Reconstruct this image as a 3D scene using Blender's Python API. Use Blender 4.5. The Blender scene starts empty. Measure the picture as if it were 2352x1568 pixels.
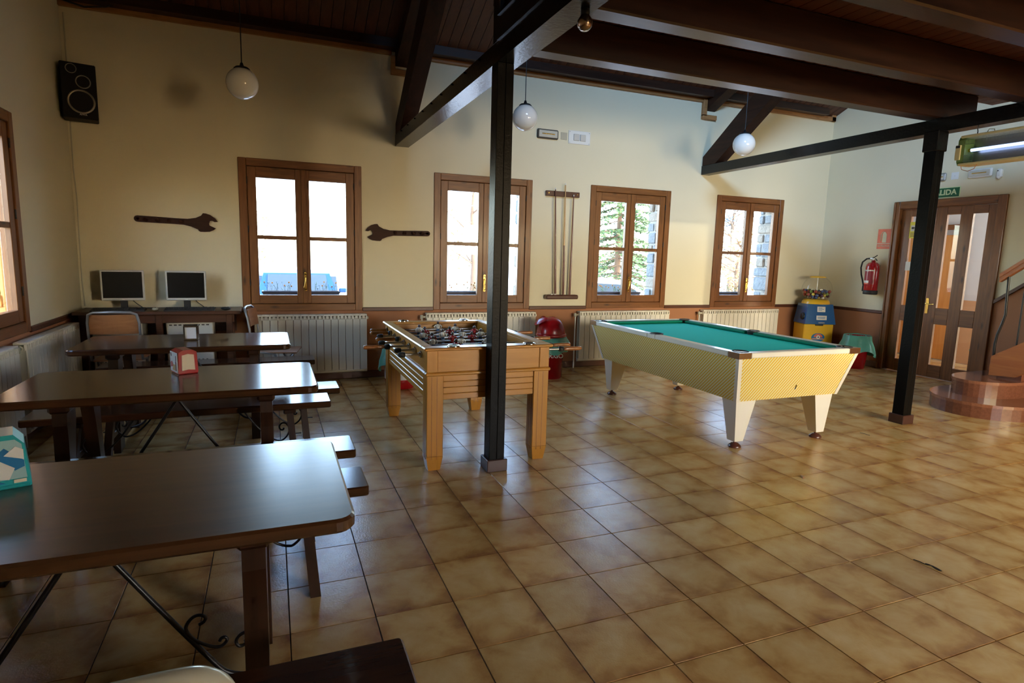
import bpy, bmesh, math, random
from mathutils import Vector, Matrix
random.seed(7)
R = math.radians
scene = bpy.context.scene
COL = scene.collection

# ------------------------------------------------------------------ camera
cam_d = bpy.data.cameras.new('camera')
cam = bpy.data.objects.new('camera', cam_d); COL.objects.link(cam)
yaw, pitch, roll = R(22.115), R(-8.296), R(1.556)
fw = Vector((math.sin(yaw) * math.cos(pitch), math.cos(yaw) * math.cos(pitch), math.sin(pitch)))
rt = Vector((math.cos(yaw), -math.sin(yaw), 0)); up = rt.cross(fw)
rt2 = rt * math.cos(roll) + up * math.sin(roll); up2 = -rt * math.sin(roll) + up * math.cos(roll)
CAM = Vector((-0.3553, -1.9477, 1.4846))
cam.matrix_world = Matrix(((rt2.x, up2.x, -fw.x, CAM.x), (rt2.y, up2.y, -fw.y, CAM.y), (rt2.z, up2.z, -fw.z, CAM.z), (0, 0, 0, 1)))
cam_d.sensor_width = 36; cam_d.lens = 36 * 1360.77 / 2352; cam_d.clip_start = 0.05; cam_d.clip_end = 500
scene.camera = cam

# ------------------------------------------------------------------ view, world, sun, lights
vs = scene.view_settings
vs.view_transform = 'Standard'; vs.look = 'None'; vs.gamma = 1; vs.use_curve_mapping = False
vs.exposure = -0.3
cy = scene.cycles
cy.max_bounces = 5; cy.diffuse_bounces = 3; cy.glossy_bounces = 3; cy.transmission_bounces = 3; cy.transparent_max_bounces = 10
cy.caustics_reflective = False; cy.caustics_refractive = False; cy.sample_clamp_indirect = 6
cy.use_adaptive_sampling = True; cy.adaptive_threshold = .05; cy.adaptive_min_samples = 30
world = bpy.data.worlds.new('world'); scene.world = world; world.use_nodes = True
wn = world.node_tree.nodes; wl = world.node_tree.links; wn.clear()
w_out = wn.new('ShaderNodeOutputWorld'); w_bg = wn.new('ShaderNodeBackground'); w_sky = wn.new('ShaderNodeTexSky')
w_sky.sky_type = 'NISHITA'; w_sky.sun_disc = False; w_sky.sun_elevation = R(32); w_sky.sun_rotation = R(150)
w_sky.air_density = 1.0; w_sky.dust_density = 1.2; w_sky.ozone_density = 1.0
w_bg.inputs['Strength'].default_value = 4.2
wl.new(w_sky.outputs[0], w_bg.inputs[0]); wl.new(w_bg.outputs[0], w_out.inputs[0])

def light(name, kind, energy, color, loc, target=None, size=None, size_y=None, portal=False, radius=None, angle=None):
    d = bpy.data.lights.new(name, kind); d.energy = energy; d.color = color
    if kind == 'AREA':
        d.shape = 'RECTANGLE'; d.size = size; d.size_y = size_y
        if portal: d.cycles.is_portal = True
    if radius is not None: d.shadow_soft_size = radius
    if angle is not None: d.angle = angle
    o = bpy.data.objects.new(name, d); COL.objects.link(o); o.location = loc
    if target is not None:
        o.rotation_euler = (Vector(target) - Vector(loc)).to_track_quat('-Z', 'Y').to_euler()
    return o
# sun high behind the building, over the roof, lights the yard in front of the far windows
light('sun', 'SUN', 8.0, (1, .93, .82), (20, -9, 15), (0, 0, 0), angle=R(.6))
# daylight at the openings (portals for the sky)
for i, xc in enumerate((-0.022, 2.088, 4.203, 6.285)):
    light('daylight_portal', 'AREA', 1, (1, 1, 1), (xc, 5.60, 1.62), (xc, 4, 1.62), 1.25, 1.6, portal=True)
light('daylight_portal', 'AREA', 1, (1, 1, 1), (-2.58, 3.045, 1.62), (0, 3.045, 1.62), 1.25, 1.6, portal=True)
# fill lamp added at an assumed back wall opening, aimed at the far wall
back_l = light('back_fill_light', 'AREA', 30, (1, .94, .84), (3.6, -5.21, 1.6), (5.0, 5, 1.45), 1.15, 1.35); back_l.data.spread = R(62)
warm_l = light('warm_fill_light', 'AREA', 100, (1, .83, .50), (6.0, -4.9, 1.9), (6.4, 1, .5), 2.2, .9); warm_l.data.spread = R(78)  # warm fill lamp added behind the camera, no fitting built for it
# second sun lamp added for reflected sunlight, through the assumed back opening onto far wall
light('reflected_sun', 'SUN', .9, (1, .90, .62), (3.6, -25, 2.2), (3.6 + 1.33 * 2.43, 0, 2.2 - .3 * 2.43), angle=R(.4))
cool_l = light('cool_fill_light', 'AREA', 135, (.36, .62, 1), (1.5, -1.6, 4.9), (6.6, 4.6, 2.8), 1.3, 1.0)  # cool lamp added under the closed roof in place of a roof window
cool_l.data.spread = R(85)
# assumed warm lamps behind the camera, area lights only, no fittings built
for x, y in ((3.4, -2.6), (5.6, -2.0)):
    pl_l = light('assumed_lamp_light', 'AREA', 24, (1, .78, .46), (x, y, 2.2), (x, y, 0), .4, .4); pl_l.data.spread = R(150)

# ------------------------------------------------------------------ helpers
class MB:
    def __init__(s): s.v = []; s.f = []; s.m = []; s.s = []
    def add(s, vs_, fs_, mi=0, smooth=False):
        n = len(s.v); s.v += [tuple(v) for v in vs_]
        for f in fs_: s.f.append([n + i for i in f]); s.m.append(mi); s.s.append(smooth)
        return s
    def hexa(s, p, mi=0):      # 8 points: bottom 4 ccw, top 4 ccw
        return s.add(p, [(3, 2, 1, 0), (4, 5, 6, 7), (0, 1, 5, 4), (1, 2, 6, 5), (2, 3, 7, 6), (3, 0, 4, 7)], mi)
    def box(s, x0, x1, y0, y1, z0, z1, mi=0, ch=0.0):
        if x0 > x1: x0, x1 = x1, x0
        if y0 > y1: y0, y1 = y1, y0
        if z0 > z1: z0, z1 = z1, z0
        c = min(ch, (x1 - x0) * .45, (y1 - y0) * .45, (z1 - z0) * .45)
        if c <= 0:
            return s.hexa([(x0, y0, z0), (x1, y0, z0), (x1, y1, z0), (x0, y1, z0), (x0, y0, z1), (x1, y0, z1), (x1, y1, z1), (x0, y1, z1)], mi)
        bm = bmesh.new(); vv = {}
        X = (x0, x1); Y = (y0, y1); Z = (z0, z1); V = []; idx = {}
        for a in (0, 1):
            for b in (0, 1):
                for d in (0, 1):
                    sx = 1 if a == 0 else -1; sy = 1 if b == 0 else -1; sz = 1 if d == 0 else -1
                    idx[a, b, d, 'x'] = len(V); V.append((X[a], Y[b] + sy * c, Z[d] + sz * c))
                    idx[a, b, d, 'y'] = len(V); V.append((X[a] + sx * c, Y[b], Z[d] + sz * c))
                    idx[a, b, d, 'z'] = len(V); V.append((X[a] + sx * c, Y[b] + sy * c, Z[d]))
        bm.free()
        F = []
        q = [(0, 0), (1, 0), (1, 1), (0, 1)]
        for a in (0, 1):
            F.append([idx[a, b, d, 'x'] for b, d in (q if a else q[::-1])])
            F.append([idx[b, a, d, 'y'] for b, d in (q[::-1] if a else q)])
            F.append([idx[b, d, a, 'z'] for b, d in (q if a else q[::-1])])
        for a in (0, 1):
            for b in (0, 1):
                f = [idx[a, b, 0, 'x'], idx[a, b, 0, 'y'], idx[a, b, 1, 'y'], idx[a, b, 1, 'x']]; F.append(f if a != b else f[::-1])
                f = [idx[a, 0, b, 'x'], idx[a, 0, b, 'z'], idx[a, 1, b, 'z'], idx[a, 1, b, 'x']]; F.append(f if a == b else f[::-1])
                f = [idx[0, a, b, 'y'], idx[0, a, b, 'z'], idx[1, a, b, 'z'], idx[1, a, b, 'y']]; F.append(f if a != b else f[::-1])
                for d in (0, 1):
                    f = [idx[a, b, d, k] for k in 'xyz']; F.append(f if (a + b + d) % 2 else f[::-1])
        return s.add(V, F, mi)
    def bar(s, p0, p1, w, h, mi=0, upv=(0, 0, 1), ch=0):   # rectangular bar along p0-p1, w sideways, h along up
        p0 = Vector(p0); p1 = Vector(p1); d = (p1 - p0).normalized(); sd = d.cross(Vector(upv)).normalized(); u = sd.cross(d)
        P = []
        for p in (p0, p1):
            for a, b in ((-1, -1), (1, -1), (1, 1), (-1, 1)): P.append(p + sd * a * w / 2 + u * b * h / 2)
        return s.hexa(P, mi)
    def cyl(s, p0, p1, r0, r1=None, n=14, mi=0, smooth=True, caps=True):
        r1 = r0 if r1 is None else r1
        p0 = Vector(p0); p1 = Vector(p1); d = (p1 - p0).normalized()
        a = d.orthogonal().normalized(); b = d.cross(a)
        V = []
        for p, r in ((p0, r0), (p1, r1)):
            for k in range(n):
                t = 2 * math.pi * k / n; V.append(p + a * r * math.cos(t) + b * r * math.sin(t))
        s.add(V, [(k, (k + 1) % n, n + (k + 1) % n, n + k) for k in range(n)], mi, smooth)
        if caps:
            s.add(V, [tuple(range(n - 1, -1, -1)), tuple(range(n, 2 * n))], mi, False)
        return s
    def tube(s, pts, r, n=8, mi=0, caps=True, closed=False):
        pts = [Vector(p) for p in pts]; m = len(pts); V = []; prev = None
        rs = r if isinstance(r, (list, tuple)) else [r] * m
        for i, p in enumerate(pts):
            if closed: d = pts[(i + 1) % m] - pts[i - 1]
            else: d = pts[min(i + 1, m - 1)] - pts[max(i - 1, 0)]
            d.normalize()
            a = d.orthogonal().normalized() if prev is None else (prev - d * prev.dot(d)).normalized()
            prev = a; b = d.cross(a)
            for k in range(n):
                t = 2 * math.pi * k / n; V.append(p + (a * math.cos(t) + b * math.sin(t)) * rs[i])
        F = []
        for i in range(m if closed else m - 1):
            j = (i + 1) % m
            for k in range(n): F.append((i * n + k, i * n + (k + 1) % n, j * n + (k + 1) % n, j * n + k))
        s.add(V, F, mi, True)
        if caps and not closed: s.add(V, [tuple(range(n - 1, -1, -1)), tuple(range((m - 1) * n, m * n))], mi)
        return s
    def lathe(s, prof, c=(0, 0, 0), n=28, mi=0, smooth=True, a0=0.0, a1=2 * math.pi):
        full = abs(a1 - a0 - 2 * math.pi) < 1e-6; cols = n if full else n + 1; V = []
        for r, z in prof:
            for k in range(cols):
                t = a0 + (a1 - a0) * k / n; V.append((c[0] + r * math.cos(t), c[1] + r * math.sin(t), c[2] + z))
        F = []
        for i in range(len(prof) - 1):
            for k in range(n):
                k2 = (k + 1) % cols; F.append((i * cols + k, i * cols + k2, (i + 1) * cols + k2, (i + 1) * cols + k))
        s.add(V, F, mi, smooth)
        if full and prof[0][0] > 1e-5: s.add(V[:cols], [tuple(range(cols - 1, -1, -1))], mi)
        if full and prof[-1][0] > 1e-5: s.add(V[-cols:], [tuple(range(cols))], mi)
        return s
    def sphere(s, c, r, nu=20, nv=12, mi=0, sc=(1, 1, 1)):
        V = [(c[0], c[1], c[2] - r * sc[2])]; F = []
        for i in range(1, nv):
            t = -math.pi / 2 + math.pi * i / nv
            for k in range(nu):
                a = 2 * math.pi * k / nu
                V.append((c[0] + r * sc[0] * math.cos(t) * math.cos(a), c[1] + r * sc[1] * math.cos(t) * math.sin(a), c[2] + r * sc[2] * math.sin(t)))
        V.append((c[0], c[1], c[2] + r * sc[2])); L = len(V) - 1
        for k in range(nu):
            F.append((0, 1 + (k + 1) % nu, 1 + k)); F.append((L, L - nu + k, L - nu + (k + 1) % nu))
        for i in range(nv - 2):
            for k in range(nu):
                a = 1 + i * nu; F.append((a + k, a + (k + 1) % nu, a + nu + (k + 1) % nu, a + nu + k))
        return s.add(V, F, mi, True)
    def prism(s, poly, t0, t1, plane='xy', mi=0, smooth=False):  # polygon extruded along the third axis
        def pt(u, v, t): return (u, v, t) if plane == 'xy' else (u, t, v) if plane == 'xz' else (t, u, v)
        n = len(poly); ar = sum(poly[i][0] * poly[(i + 1) % n][1] - poly[(i + 1) % n][0] * poly[i][1] for i in range(n))
        if ar < 0: poly = poly[::-1]
        if plane == 'xz': poly = poly[::-1]
        V = [pt(u, v, t0) for u, v in poly] + [pt(u, v, t1) for u, v in poly]
        s.add(V, [tuple(range(n - 1, -1, -1)), tuple(range(n, 2 * n))], mi)
        s.add(V, [(k, (k + 1) % n, n + (k + 1) % n, n + k) for k in range(n)], mi, smooth)
        return s
    def mesh(s, name, mats):
        me = bpy.data.meshes.new(name); me.from_pydata(s.v, [], s.f); me.update()
        for m in (mats if isinstance(mats, (list, tuple)) else [mats]): me.materials.append(m)
        me.polygons.foreach_set('material_index', s.m); me.polygons.foreach_set('use_smooth', s.s); me.update()
        return me
    def build(s, name, mats, parent=None, loc=None, rot=None):
        return link(name, s.mesh(name, mats), parent, loc, rot)

def link(name, me, parent=None, loc=None, rot=None):
    o = bpy.data.objects.new(name, me); COL.objects.link(o)
    if parent is not None: o.parent = parent
    if loc is not None: o.location = loc
    if rot is not None: o.rotation_euler = rot
    return o
def tag(o, label=None, cat=None, group=None, kind=None):
    if label: o['label'] = label
    if cat: o['category'] = cat
    if group: o['group'] = group
    if kind: o['kind'] = kind
    return o
def thing(name, label, cat, loc=(0, 0, 0), rz=0, group=None):
    o = bpy.data.objects.new(name, None); COL.objects.link(o); o.location = loc; o.rotation_euler = (0, 0, rz)
    o.empty_display_size = .1
    return tag(o, label, cat, group)
def copy_tree(o, parent=None):
    c = o.copy(); COL.objects.link(c)
    if parent is not None: c.parent = parent
    for ch in list(o.children): copy_tree(ch, c)
    return c
def bez(p0, p1, p2, p3, n=12):
    p0, p1, p2, p3 = map(Vector, (p0, p1, p2, p3)); out = []
    for i in range(n + 1):
        t = i / n; out.append(p0 * (1 - t) ** 3 + p1 * 3 * t * (1 - t) ** 2 + p2 * 3 * t * t * (1 - t) + p3 * t ** 3)
    return out
def smooth(pts, n=4):
    P = [Vector(p) for p in pts]; out = []
    for i in range(len(P) - 1):
        a, b, c, d = P[max(i - 1, 0)], P[i], P[i + 1], P[min(i + 2, len(P) - 1)]
        for k in range(n):
            t = k / n; out.append(.5 * (2 * b + (c - a) * t + (2 * a - 5 * b + 4 * c - d) * t * t + (3 * b - a - 3 * c + d) * t ** 3))
    out.append(P[-1]); return out
def text(name, body, size, mat, parent, loc, rot, align='CENTER', extrude=.0006, offset=0.0, sx=1.0):
    c = bpy.data.curves.new(name, 'FONT'); c.body = body; c.size = size; c.align_x = align; c.align_y = 'CENTER'
    c.extrude = extrude; c.offset = offset; c.materials.append(mat); c.resolution_u = 3
    tmp = bpy.data.objects.new(name, c); COL.objects.link(tmp)
    me = bpy.data.meshes.new_from_object(tmp.evaluated_get(bpy.context.evaluated_depsgraph_get()))
    bpy.data.objects.remove(tmp)
    if not me.materials: me.materials.append(mat)
    o = link(name, me, parent, loc, rot); o.scale = (sx, 1, 1)
    return o

# ------------------------------------------------------------------ materials
def nt(name):
    m = bpy.data.materials.new(name); m.use_nodes = True
    N = m.node_tree.nodes; L = m.node_tree.links
    return m, N, L, N['Principled BSDF']
def mixcol(N, L, fac, a, b):
    n = N.new('ShaderNodeMix'); n.data_type = 'RGBA'
    for k, v in ((0, fac), (6, a), (7, b)):
        if hasattr(v, 'is_linked') or hasattr(v, 'node'): L.new(v, n.inputs[k])
        else: n.inputs[k].default_value = v if k == 0 else (*v, 1) if len(v) == 3 else v
    return n.outputs[2]
def coords(N, L, scale=(1, 1, 1), kind='Object', rot=(0, 0, 0)):
    t = N.new('ShaderNodeTexCoord'); mp = N.new('ShaderNodeMapping'); mp.inputs['Scale'].default_value = scale
    mp.inputs['Rotation'].default_value = rot
    L.new(t.outputs[kind], mp.inputs[0]); return mp.outputs[0]
def noise(N, L, vec, scale, detail=3, rough=.55, dist=0.0):
    n = N.new('ShaderNodeTexNoise'); n.inputs['Scale'].default_value = scale; n.inputs['Detail'].default_value = detail
    n.inputs['Roughness'].default_value = rough; n.inputs['Distortion'].default_value = dist
    L.new(vec, n.inputs['Vector']); return n.outputs['Fac']
def ramp(N, L, fac, stops):
    r = N.new('ShaderNodeValToRGB'); e = r.color_ramp.elements
    c4 = lambda c: (*c, 1) if len(c) == 3 else c
    e[0].position = stops[0][0]; e[0].color = c4(stops[0][1]); e[1].position = stops[-1][0]; e[1].color = c4(stops[-1][1])
    for p, c in stops[1:-1]: x = e.new(p); x.color = c4(c)
    L.new(fac, r.inputs[0]); return r.outputs[0]
def math_n(N, L, op, a, b=None, c=None):
    n = N.new('ShaderNodeMath'); n.operation = op
    for k, v in enumerate((a, b, c)):
        if v is None: continue
        if isinstance(v, (int, float)): n.inputs[k].default_value = v
        else: L.new(v, n.inputs[k])
    return n.outputs[0]
def bump(N, L, B, h, strength, dist=.002):
    b = N.new('ShaderNodeBump'); b.inputs['Strength'].default_value = strength; b.inputs['Distance'].default_value = dist
    L.new(h, b.inputs['Height']); L.new(b.outputs[0], B.inputs['Normal'])
def pm(name, col, rough=.5, metal=0.0, var=.08, vscale=6, bstr=0.0, bscale=60, bdist=.002, coat=0.0, spec=.5, trans=0.0, emit=None, estr=0):
    m, N, L, B = nt(name)
    B.inputs['Roughness'].default_value = rough; B.inputs['Metallic'].default_value = metal
    B.inputs['Specular IOR Level'].default_value = spec; B.inputs['Coat Weight'].default_value = coat; B.inputs['Coat Roughness'].default_value = .08
    B.inputs['Transmission Weight'].default_value = trans
    v = coords(N, L)
    if var > 0:
        f = noise(N, L, v, vscale, 4)
        L.new(mixcol(N, L, f, tuple(max(0, c * (1 - var)) for c in col), tuple(min(1, c * (1 + var)) for c in col)), B.inputs['Base Color'])
    else: B.inputs['Base Color'].default_value = (*col, 1)
    if bstr > 0: bump(N, L, B, noise(N, L, v, bscale, 3), bstr, bdist)
    if emit: B.inputs['Emission Color'].default_value = (*emit, 1); B.inputs['Emission Strength'].default_value = estr
    return m
def wood(name, dark, light, axis='x', scale=1.0, rough=.4, coat=0.0, bstr=.15, knots=0.0, contrast=(.3, .7), spec=.5):
    m, N, L, B = nt(name)
    st = {'x': (.7, 9, 9), 'y': (9, .7, 9), 'z': (9, 9, .7)}[axis]
    v = coords(N, L, tuple(a * scale for a in st))
    f = noise(N, L, v, 3.0, 6, .6, .6)
    col = ramp(N, L, f, [(contrast[0], dark), (contrast[1], light)])
    if knots > 0:
        st2 = {'x': (3, 9, 9), 'y': (9, 3, 9), 'z': (9, 9, 3)}[axis]
        vo = N.new('ShaderNodeTexVoronoi'); vo.inputs['Scale'].default_value = 1.1
        L.new(coords(N, L, st2), vo.inputs['Vector'])
        k = ramp(N, L, vo.outputs['Distance'], [(0.06, (1, 1, 1)), (.2, (0, 0, 0))])
        kf = math_n(N, L, 'MULTIPLY', k, knots)
        col = mixcol(N, L, kf, col, tuple(c * .25 for c in dark))
    L.new(col, B.inputs['Base Color'])
    B.inputs['Roughness'].default_value = rough; B.inputs['Coat Weight'].default_value = coat; B.inputs['Coat Roughness'].default_value = .1
    B.inputs['Specular IOR Level'].default_value = spec
    if bstr > 0: bump(N, L, B, f, bstr, .001)
    return m

M = {}
# plaster: cream paint above the rail, brown paint below it
m, N, L, B = nt('plaster'); M['plaster'] = m
g = N.new('ShaderNodeNewGeometry'); sp = N.new('ShaderNodeSeparateXYZ'); L.new(g.outputs['Position'], sp.inputs[0])
v = coords(N, L)
n1 = noise(N, L, v, 1.3, 3); n2 = noise(N, L, v, 160, 2)
cr = mixcol(N, L, n1, (.75, .675, .475), (.79, .72, .54)); br = mixcol(N, L, n2, (.36, .155, .075), (.44, .20, .10))
L.new(mixcol(N, L, math_n(N, L, 'GREATER_THAN', sp.outputs[2], .80), br, cr), B.inputs['Base Color'])
B.inputs['Roughness'].default_value = .75; B.inputs['Specular IOR Level'].default_value = .25
bump(N, L, B, n2, .35, .003)
# stair side wall: rail climbs with the stairs
m, N, L, B = nt('plaster_stairs'); M['plaster_stairs'] = m
g = N.new('ShaderNodeNewGeometry'); sp = N.new('ShaderNodeSeparateXYZ'); L.new(g.outputs['Position'], sp.inputs[0])
v = coords(N, L)
n1 = noise(N, L, v, 1.3, 3); n2 = noise(N, L, v, 160, 2)
cr = mixcol(N, L, n1, (.75, .675, .475), (.79, .72, .54)); br = mixcol(N, L, n2, (.36, .155, .075), (.44, .20, .10))
rise = math_n(N, L, 'MULTIPLY_ADD', sp.outputs[1], -.78, 1.07 + .78 * 2.56)
lim = math_n(N, L, 'MULTIPLY_ADD', math_n(N, L, 'LESS_THAN', sp.outputs[1], 3.0), math_n(N, L, 'SUBTRACT', rise, .80), .80)
L.new(mixcol(N, L, math_n(N, L, 'GREATER_THAN', sp.outputs[2], lim), br, cr), B.inputs['Base Color'])
B.inputs['Roughness'].default_value = .75; B.inputs['Specular IOR Level'].default_value = .25
bump(N, L, B, n2, .35, .003)
# floor tiles
TS = .33
m, N, L, B = nt('floor_tile'); M['tile'] = m
g = N.new('ShaderNodeNewGeometry')
sc_ = N.new('ShaderNodeVectorMath'); sc_.operation = 'SCALE'; sc_.inputs['Scale'].default_value = 1 / TS; L.new(g.outputs['Position'], sc_.inputs[0])
fl = N.new('ShaderNodeVectorMath'); fl.operation = 'FLOOR'; L.new(sc_.outputs[0], fl.inputs[0])
frc = N.new('ShaderNodeVectorMath'); frc.operation = 'FRACTION'; L.new(sc_.outputs[0], frc.inputs[0])
s2 = N.new('ShaderNodeSeparateXYZ'); L.new(fl.outputs[0], s2.inputs[0])
cb = N.new('ShaderNodeCombineXYZ'); L.new(s2.outputs[0], cb.inputs[0]); L.new(s2.outputs[1], cb.inputs[1])
wnz = N.new('ShaderNodeTexWhiteNoise'); wnz.noise_dimensions = '3D'; L.new(cb.outputs[0], wnz.inputs['Vector'])
off = N.new('ShaderNodeVectorMath'); off.operation = 'MULTIPLY_ADD'; off.inputs[1].default_value = (9, 9, 9)
fs_ = N.new('ShaderNodeSeparateXYZ'); L.new(frc.outputs[0], fs_.inputs[0]); fc_ = N.new('ShaderNodeCombineXYZ'); L.new(fs_.outputs[0], fc_.inputs[0]); L.new(fs_.outputs[1], fc_.inputs[1])
L.new(wnz.outputs['Color'], off.inputs[0]); L.new(fc_.outputs[0], off.inputs[2])
cloud = noise(N, L, off.outputs[0], 2.2, 4, .55, .3)
fine = noise(N, L, off.outputs[0], 38, 3, .6)
s3 = N.new('ShaderNodeSeparateXYZ'); L.new(fc_.outputs[0], s3.inputs[0])
# darker cloudy band toward one side of every tile, as fired into the glaze
ex = math_n(N, L, 'ABSOLUTE', math_n(N, L, 'SUBTRACT', s3.outputs[0], .42)); ey = math_n(N, L, 'ABSOLUTE', math_n(N, L, 'SUBTRACT', s3.outputs[1], .55))
ed = math_n(N, L, 'MAXIMUM', ex, ey)
f1 = math_n(N, L, 'ADD', math_n(N, L, 'MULTIPLY', math_n(N, L, 'POWER', math_n(N, L, 'MULTIPLY', ed, 1.72), 2.5), .34), math_n(N, L, 'MULTIPLY', cloud, .95))
col = ramp(N, L, f1, [(.33, (.68, .50, .235)), (.56, (.60, .39, .145)), (.72, (.48, .265, .085)), (.92, (.29, .13, .05))])
hs = N.new('ShaderNodeHueSaturation'); L.new(col, hs.inputs['Color'])
L.new(math_n(N, L, 'MULTIPLY_ADD', wnz.outputs['Value'], .22, .88), hs.inputs['Value'])
L.new(hs.outputs[0], B.inputs['Base Color'])
B.inputs['Specular IOR Level'].default_value = .6
B.inputs['Roughness'].default_value = .20
bump(N, L, B, fine, .30, .003)
M['grout'] = pm('grout', (.055, .035, .022), .8)
M['frame_z'] = wood('pine_frame_upright', (.14, .045, .009), (.26, .098, .023), 'z', 1.2, .42, .08, .1, .8)
M['frame_x'] = wood('pine_frame_level', (.14, .045, .009), (.26, .098, .023), 'x', 1.2, .42, .08, .1, .8)
M['frame_y'] = wood('pine_frame_deep', (.14, .045, .009), (.26, .098, .023), 'y', 1.2, .42, .08, .1, .8)
M['trim_x'] = wood('ceiling_trim_wood', (.30, .13, .04), (.42, .20, .07), 'x', 1, .5, 0, .1, .4)
M['rail_wood'] = wood('dado_rail_wood', (.07, .022, .010), (.12, .04, .018), 'x', 1, .4)
M['dark_x'] = wood('dark_timber_x', (.016, .006, .003), (.042, .015, .007), 'x', .7, .34, 0, .45, .3)
M['dark_y'] = wood('dark_timber_y', (.018, .007, .004), (.05, .018, .009), 'y', .7, .55, 0, .35, .3, spec=.25)
M['plank_y'] = wood('stained_plank_y', (.055, .014, .006), (.11, .032, .012), 'y', .8, .5, 0, .2, .4)
M['table_x'] = wood('varnished_table_wood', (.030, .012, .006), (.070, .027, .011), 'x', .8, .06, .0, .015, .25, (.25, .75))
M['table_rough'] = wood('worn_table_wood', (.036, .013, .005), (.085, .033, .012), 'x', .8, .23, .0, .30, .25, (.25, .75))
M['table_rough'].node_tree.nodes['Principled BSDF'].inputs['Coat Weight'].default_value = .8; M['table_rough'].node_tree.nodes['Principled BSDF'].inputs['Coat Roughness'].default_value = .30
M['table_mid'] = wood('waxed_table_wood', (.030, .012, .006), (.070, .027, .011), 'x', .8, .17, .0, .08, .25, (.25, .75))
M['leg_wood'] = wood('varnished_leg_wood', (.018, .007, .004), (.045, .016, .007), 'z', .8, .3, .2, .1)
M['beech_x'] = wood('honey_beech_x', (.44, .19, .022), (.54, .25, .038), 'x', .8, .34, .1, .05)
M['beech_y'] = wood('honey_beech_y', (.44, .19, .022), (.54, .25, .038), 'y', .8, .34, .1, .05)
M['beech_z'] = wood('honey_beech_z', (.44, .19, .022), (.54, .25, .038), 'z', .8, .34, .1, .05)
M['handle_wood'] = wood('handle_wood', (.28, .10, .025), (.38, .15, .04), 'x', 1.2, .3, .4, .05)
M['stair_wood'] = wood('stair_wood', (.30, .085, .02), (.42, .15, .04), 'y', .9, .35, .3, .1, .3)
M['ply'] = wood('chair_plywood', (.26, .10, .03), (.36, .15, .05), 'x', 1, .4, .2, .05)
M['rack_wood'] = wood('cue_rack_wood', (.06, .015, .008), (.10, .028, .014), 'x', 1, .4, .2)
M['wrench_wood'] = wood('carved_rack_wood', (.026, .008, .005), (.05, .016, .008), 'x', 1, .55, 0, spec=.2)
M['desk_wood'] = wood('desk_wood', (.06, .022, .010), (.11, .042, .018), 'x', 1, .35, .2)
M['door_orange'] = wood('inner_door_wood', (.62, .26, .06), (.75, .36, .10), 'z', 1, .4, .2)
M['cue_dark'] = wood('cue_stain', (.10, .02, .012), (.16, .04, .02), 'z', 1, .3, .3)
M['cue_light'] = wood('cue_maple', (.50, .28, .10), (.60, .36, .15), 'z', 1, .3, .3)
M['black_steel'] = pm('black_painted_steel', (.006, .006, .006), .26, 0, .2, 5, .35, 45, .003, 0, .4)
M['column_steel'] = pm('black_column_paint', (.004, .004, .004), .36, 0, .2, 5, .5, 60, .003, 0, .10)
M['speaker_black'] = pm('speaker_black', (.006, .006, .006), .5, 0, .2, spec=.15)
M['iron'] = pm('forged_iron', (.015, .014, .015), .35, .3, .2, 20, .3, 60)
M['radiator'] = pm('radiator_enamel', (.80, .75, .64), .4, 0, .05, 4)
M['rad_dark'] = pm('radiator_inside', (.10, .08, .06), .8)
M['white'] = pm('white_plastic', (.80, .80, .78), .4, 0, .04)
M['cream_plastic'] = pm('cream_plastic', (.52, .48, .37), .25, 0, .05, coat=.3)
M['silver_plastic'] = pm('silver_plastic', (.60, .60, .58), .4, .2, .03)
M['black'] = pm('black_plastic', (.012, .012, .013), .45, 0, .2)
M['black_gloss'] = pm('black_screen', (.004, .004, .005), .25, 0, 0)
M['rubber'] = pm('black_rubber', (.015, .015, .016), .6, 0, .2)
M['chrome'] = pm('chrome', (.75, .76, .78), .12, 1.0, .03)
M['steel'] = pm('brushed_steel', (.45, .45, .46), .28, 1.0, .1)
M['brass'] = pm('brass', (.80, .56, .16), .22, 1.0, .08)
M['grey_tube'] = pm('grey_tube', (.33, .33, .33), .35, .6, .1)
M['opal'] = pm('opal_glass', (.86, .85, .82), .07, 0, .03, coat=.6)
M['cloth'] = pm('pool_cloth', (.01, .74, .61), .9, 0, .06, 40, .2, 500, .0005, spec=.15)
M['cushion'] = pm('pool_cushion', (.0, .22, .13), .85, 0, .1, 40, spec=.2)
M['pool_white'] = pm('white_laminate', (.80, .76, .66), .3, 0, .03, coat=.2)
M['corner_metal'] = pm('pool_corner_metal', (.36, .27, .20), .25, 1.0, .1)
M['foot_brown'] = pm('brown_foot', (.10, .035, .025), .25, 0, .1, coat=.5)
M['red'] = pm('red_plastic', (.36, .006, .010), .25, 0, .06, coat=.2)
M['red_dark'] = pm('red_inside', (.16, .008, .010), .5)
M['red_paint'] = pm('extinguisher_red', (.36, .012, .018), .18, 0, .05, coat=.6)
M['bag'] = pm('green_bag', (.10, .34, .25), .35, 0, .15, 12, .4, 30, .01)
M['gum_yellow'] = pm('machine_yellow', (.80, .46, .02), .3, 0, .05, coat=.3)
M['gum_blue'] = pm('machine_blue', (.01, .10, .30), .25, 0, .08, coat=.4)
M['paper'] = pm('paper', (.80, .78, .74), .8, 0, .04)
M['napkin'] = pm('napkin', (.80, .70, .56), .85, 0, .04)
M['napkin_white'] = pm('napkin_white', (.70, .74, .82), .85, 0, .06)
M['teal'] = pm('teal_plastic', (.02, .38, .42), .3, 0, .1, coat=.3)
M['pale_teal'] = pm('pale_teal', (.36, .56, .58), .35, 0, .1)
M['print_blue'] = pm('print_blue', (.01, .18, .42), .4, 0, .1)
M['sign_green'] = pm('sign_green', (.005, .12, .05), .4, 0, .05)
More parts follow.
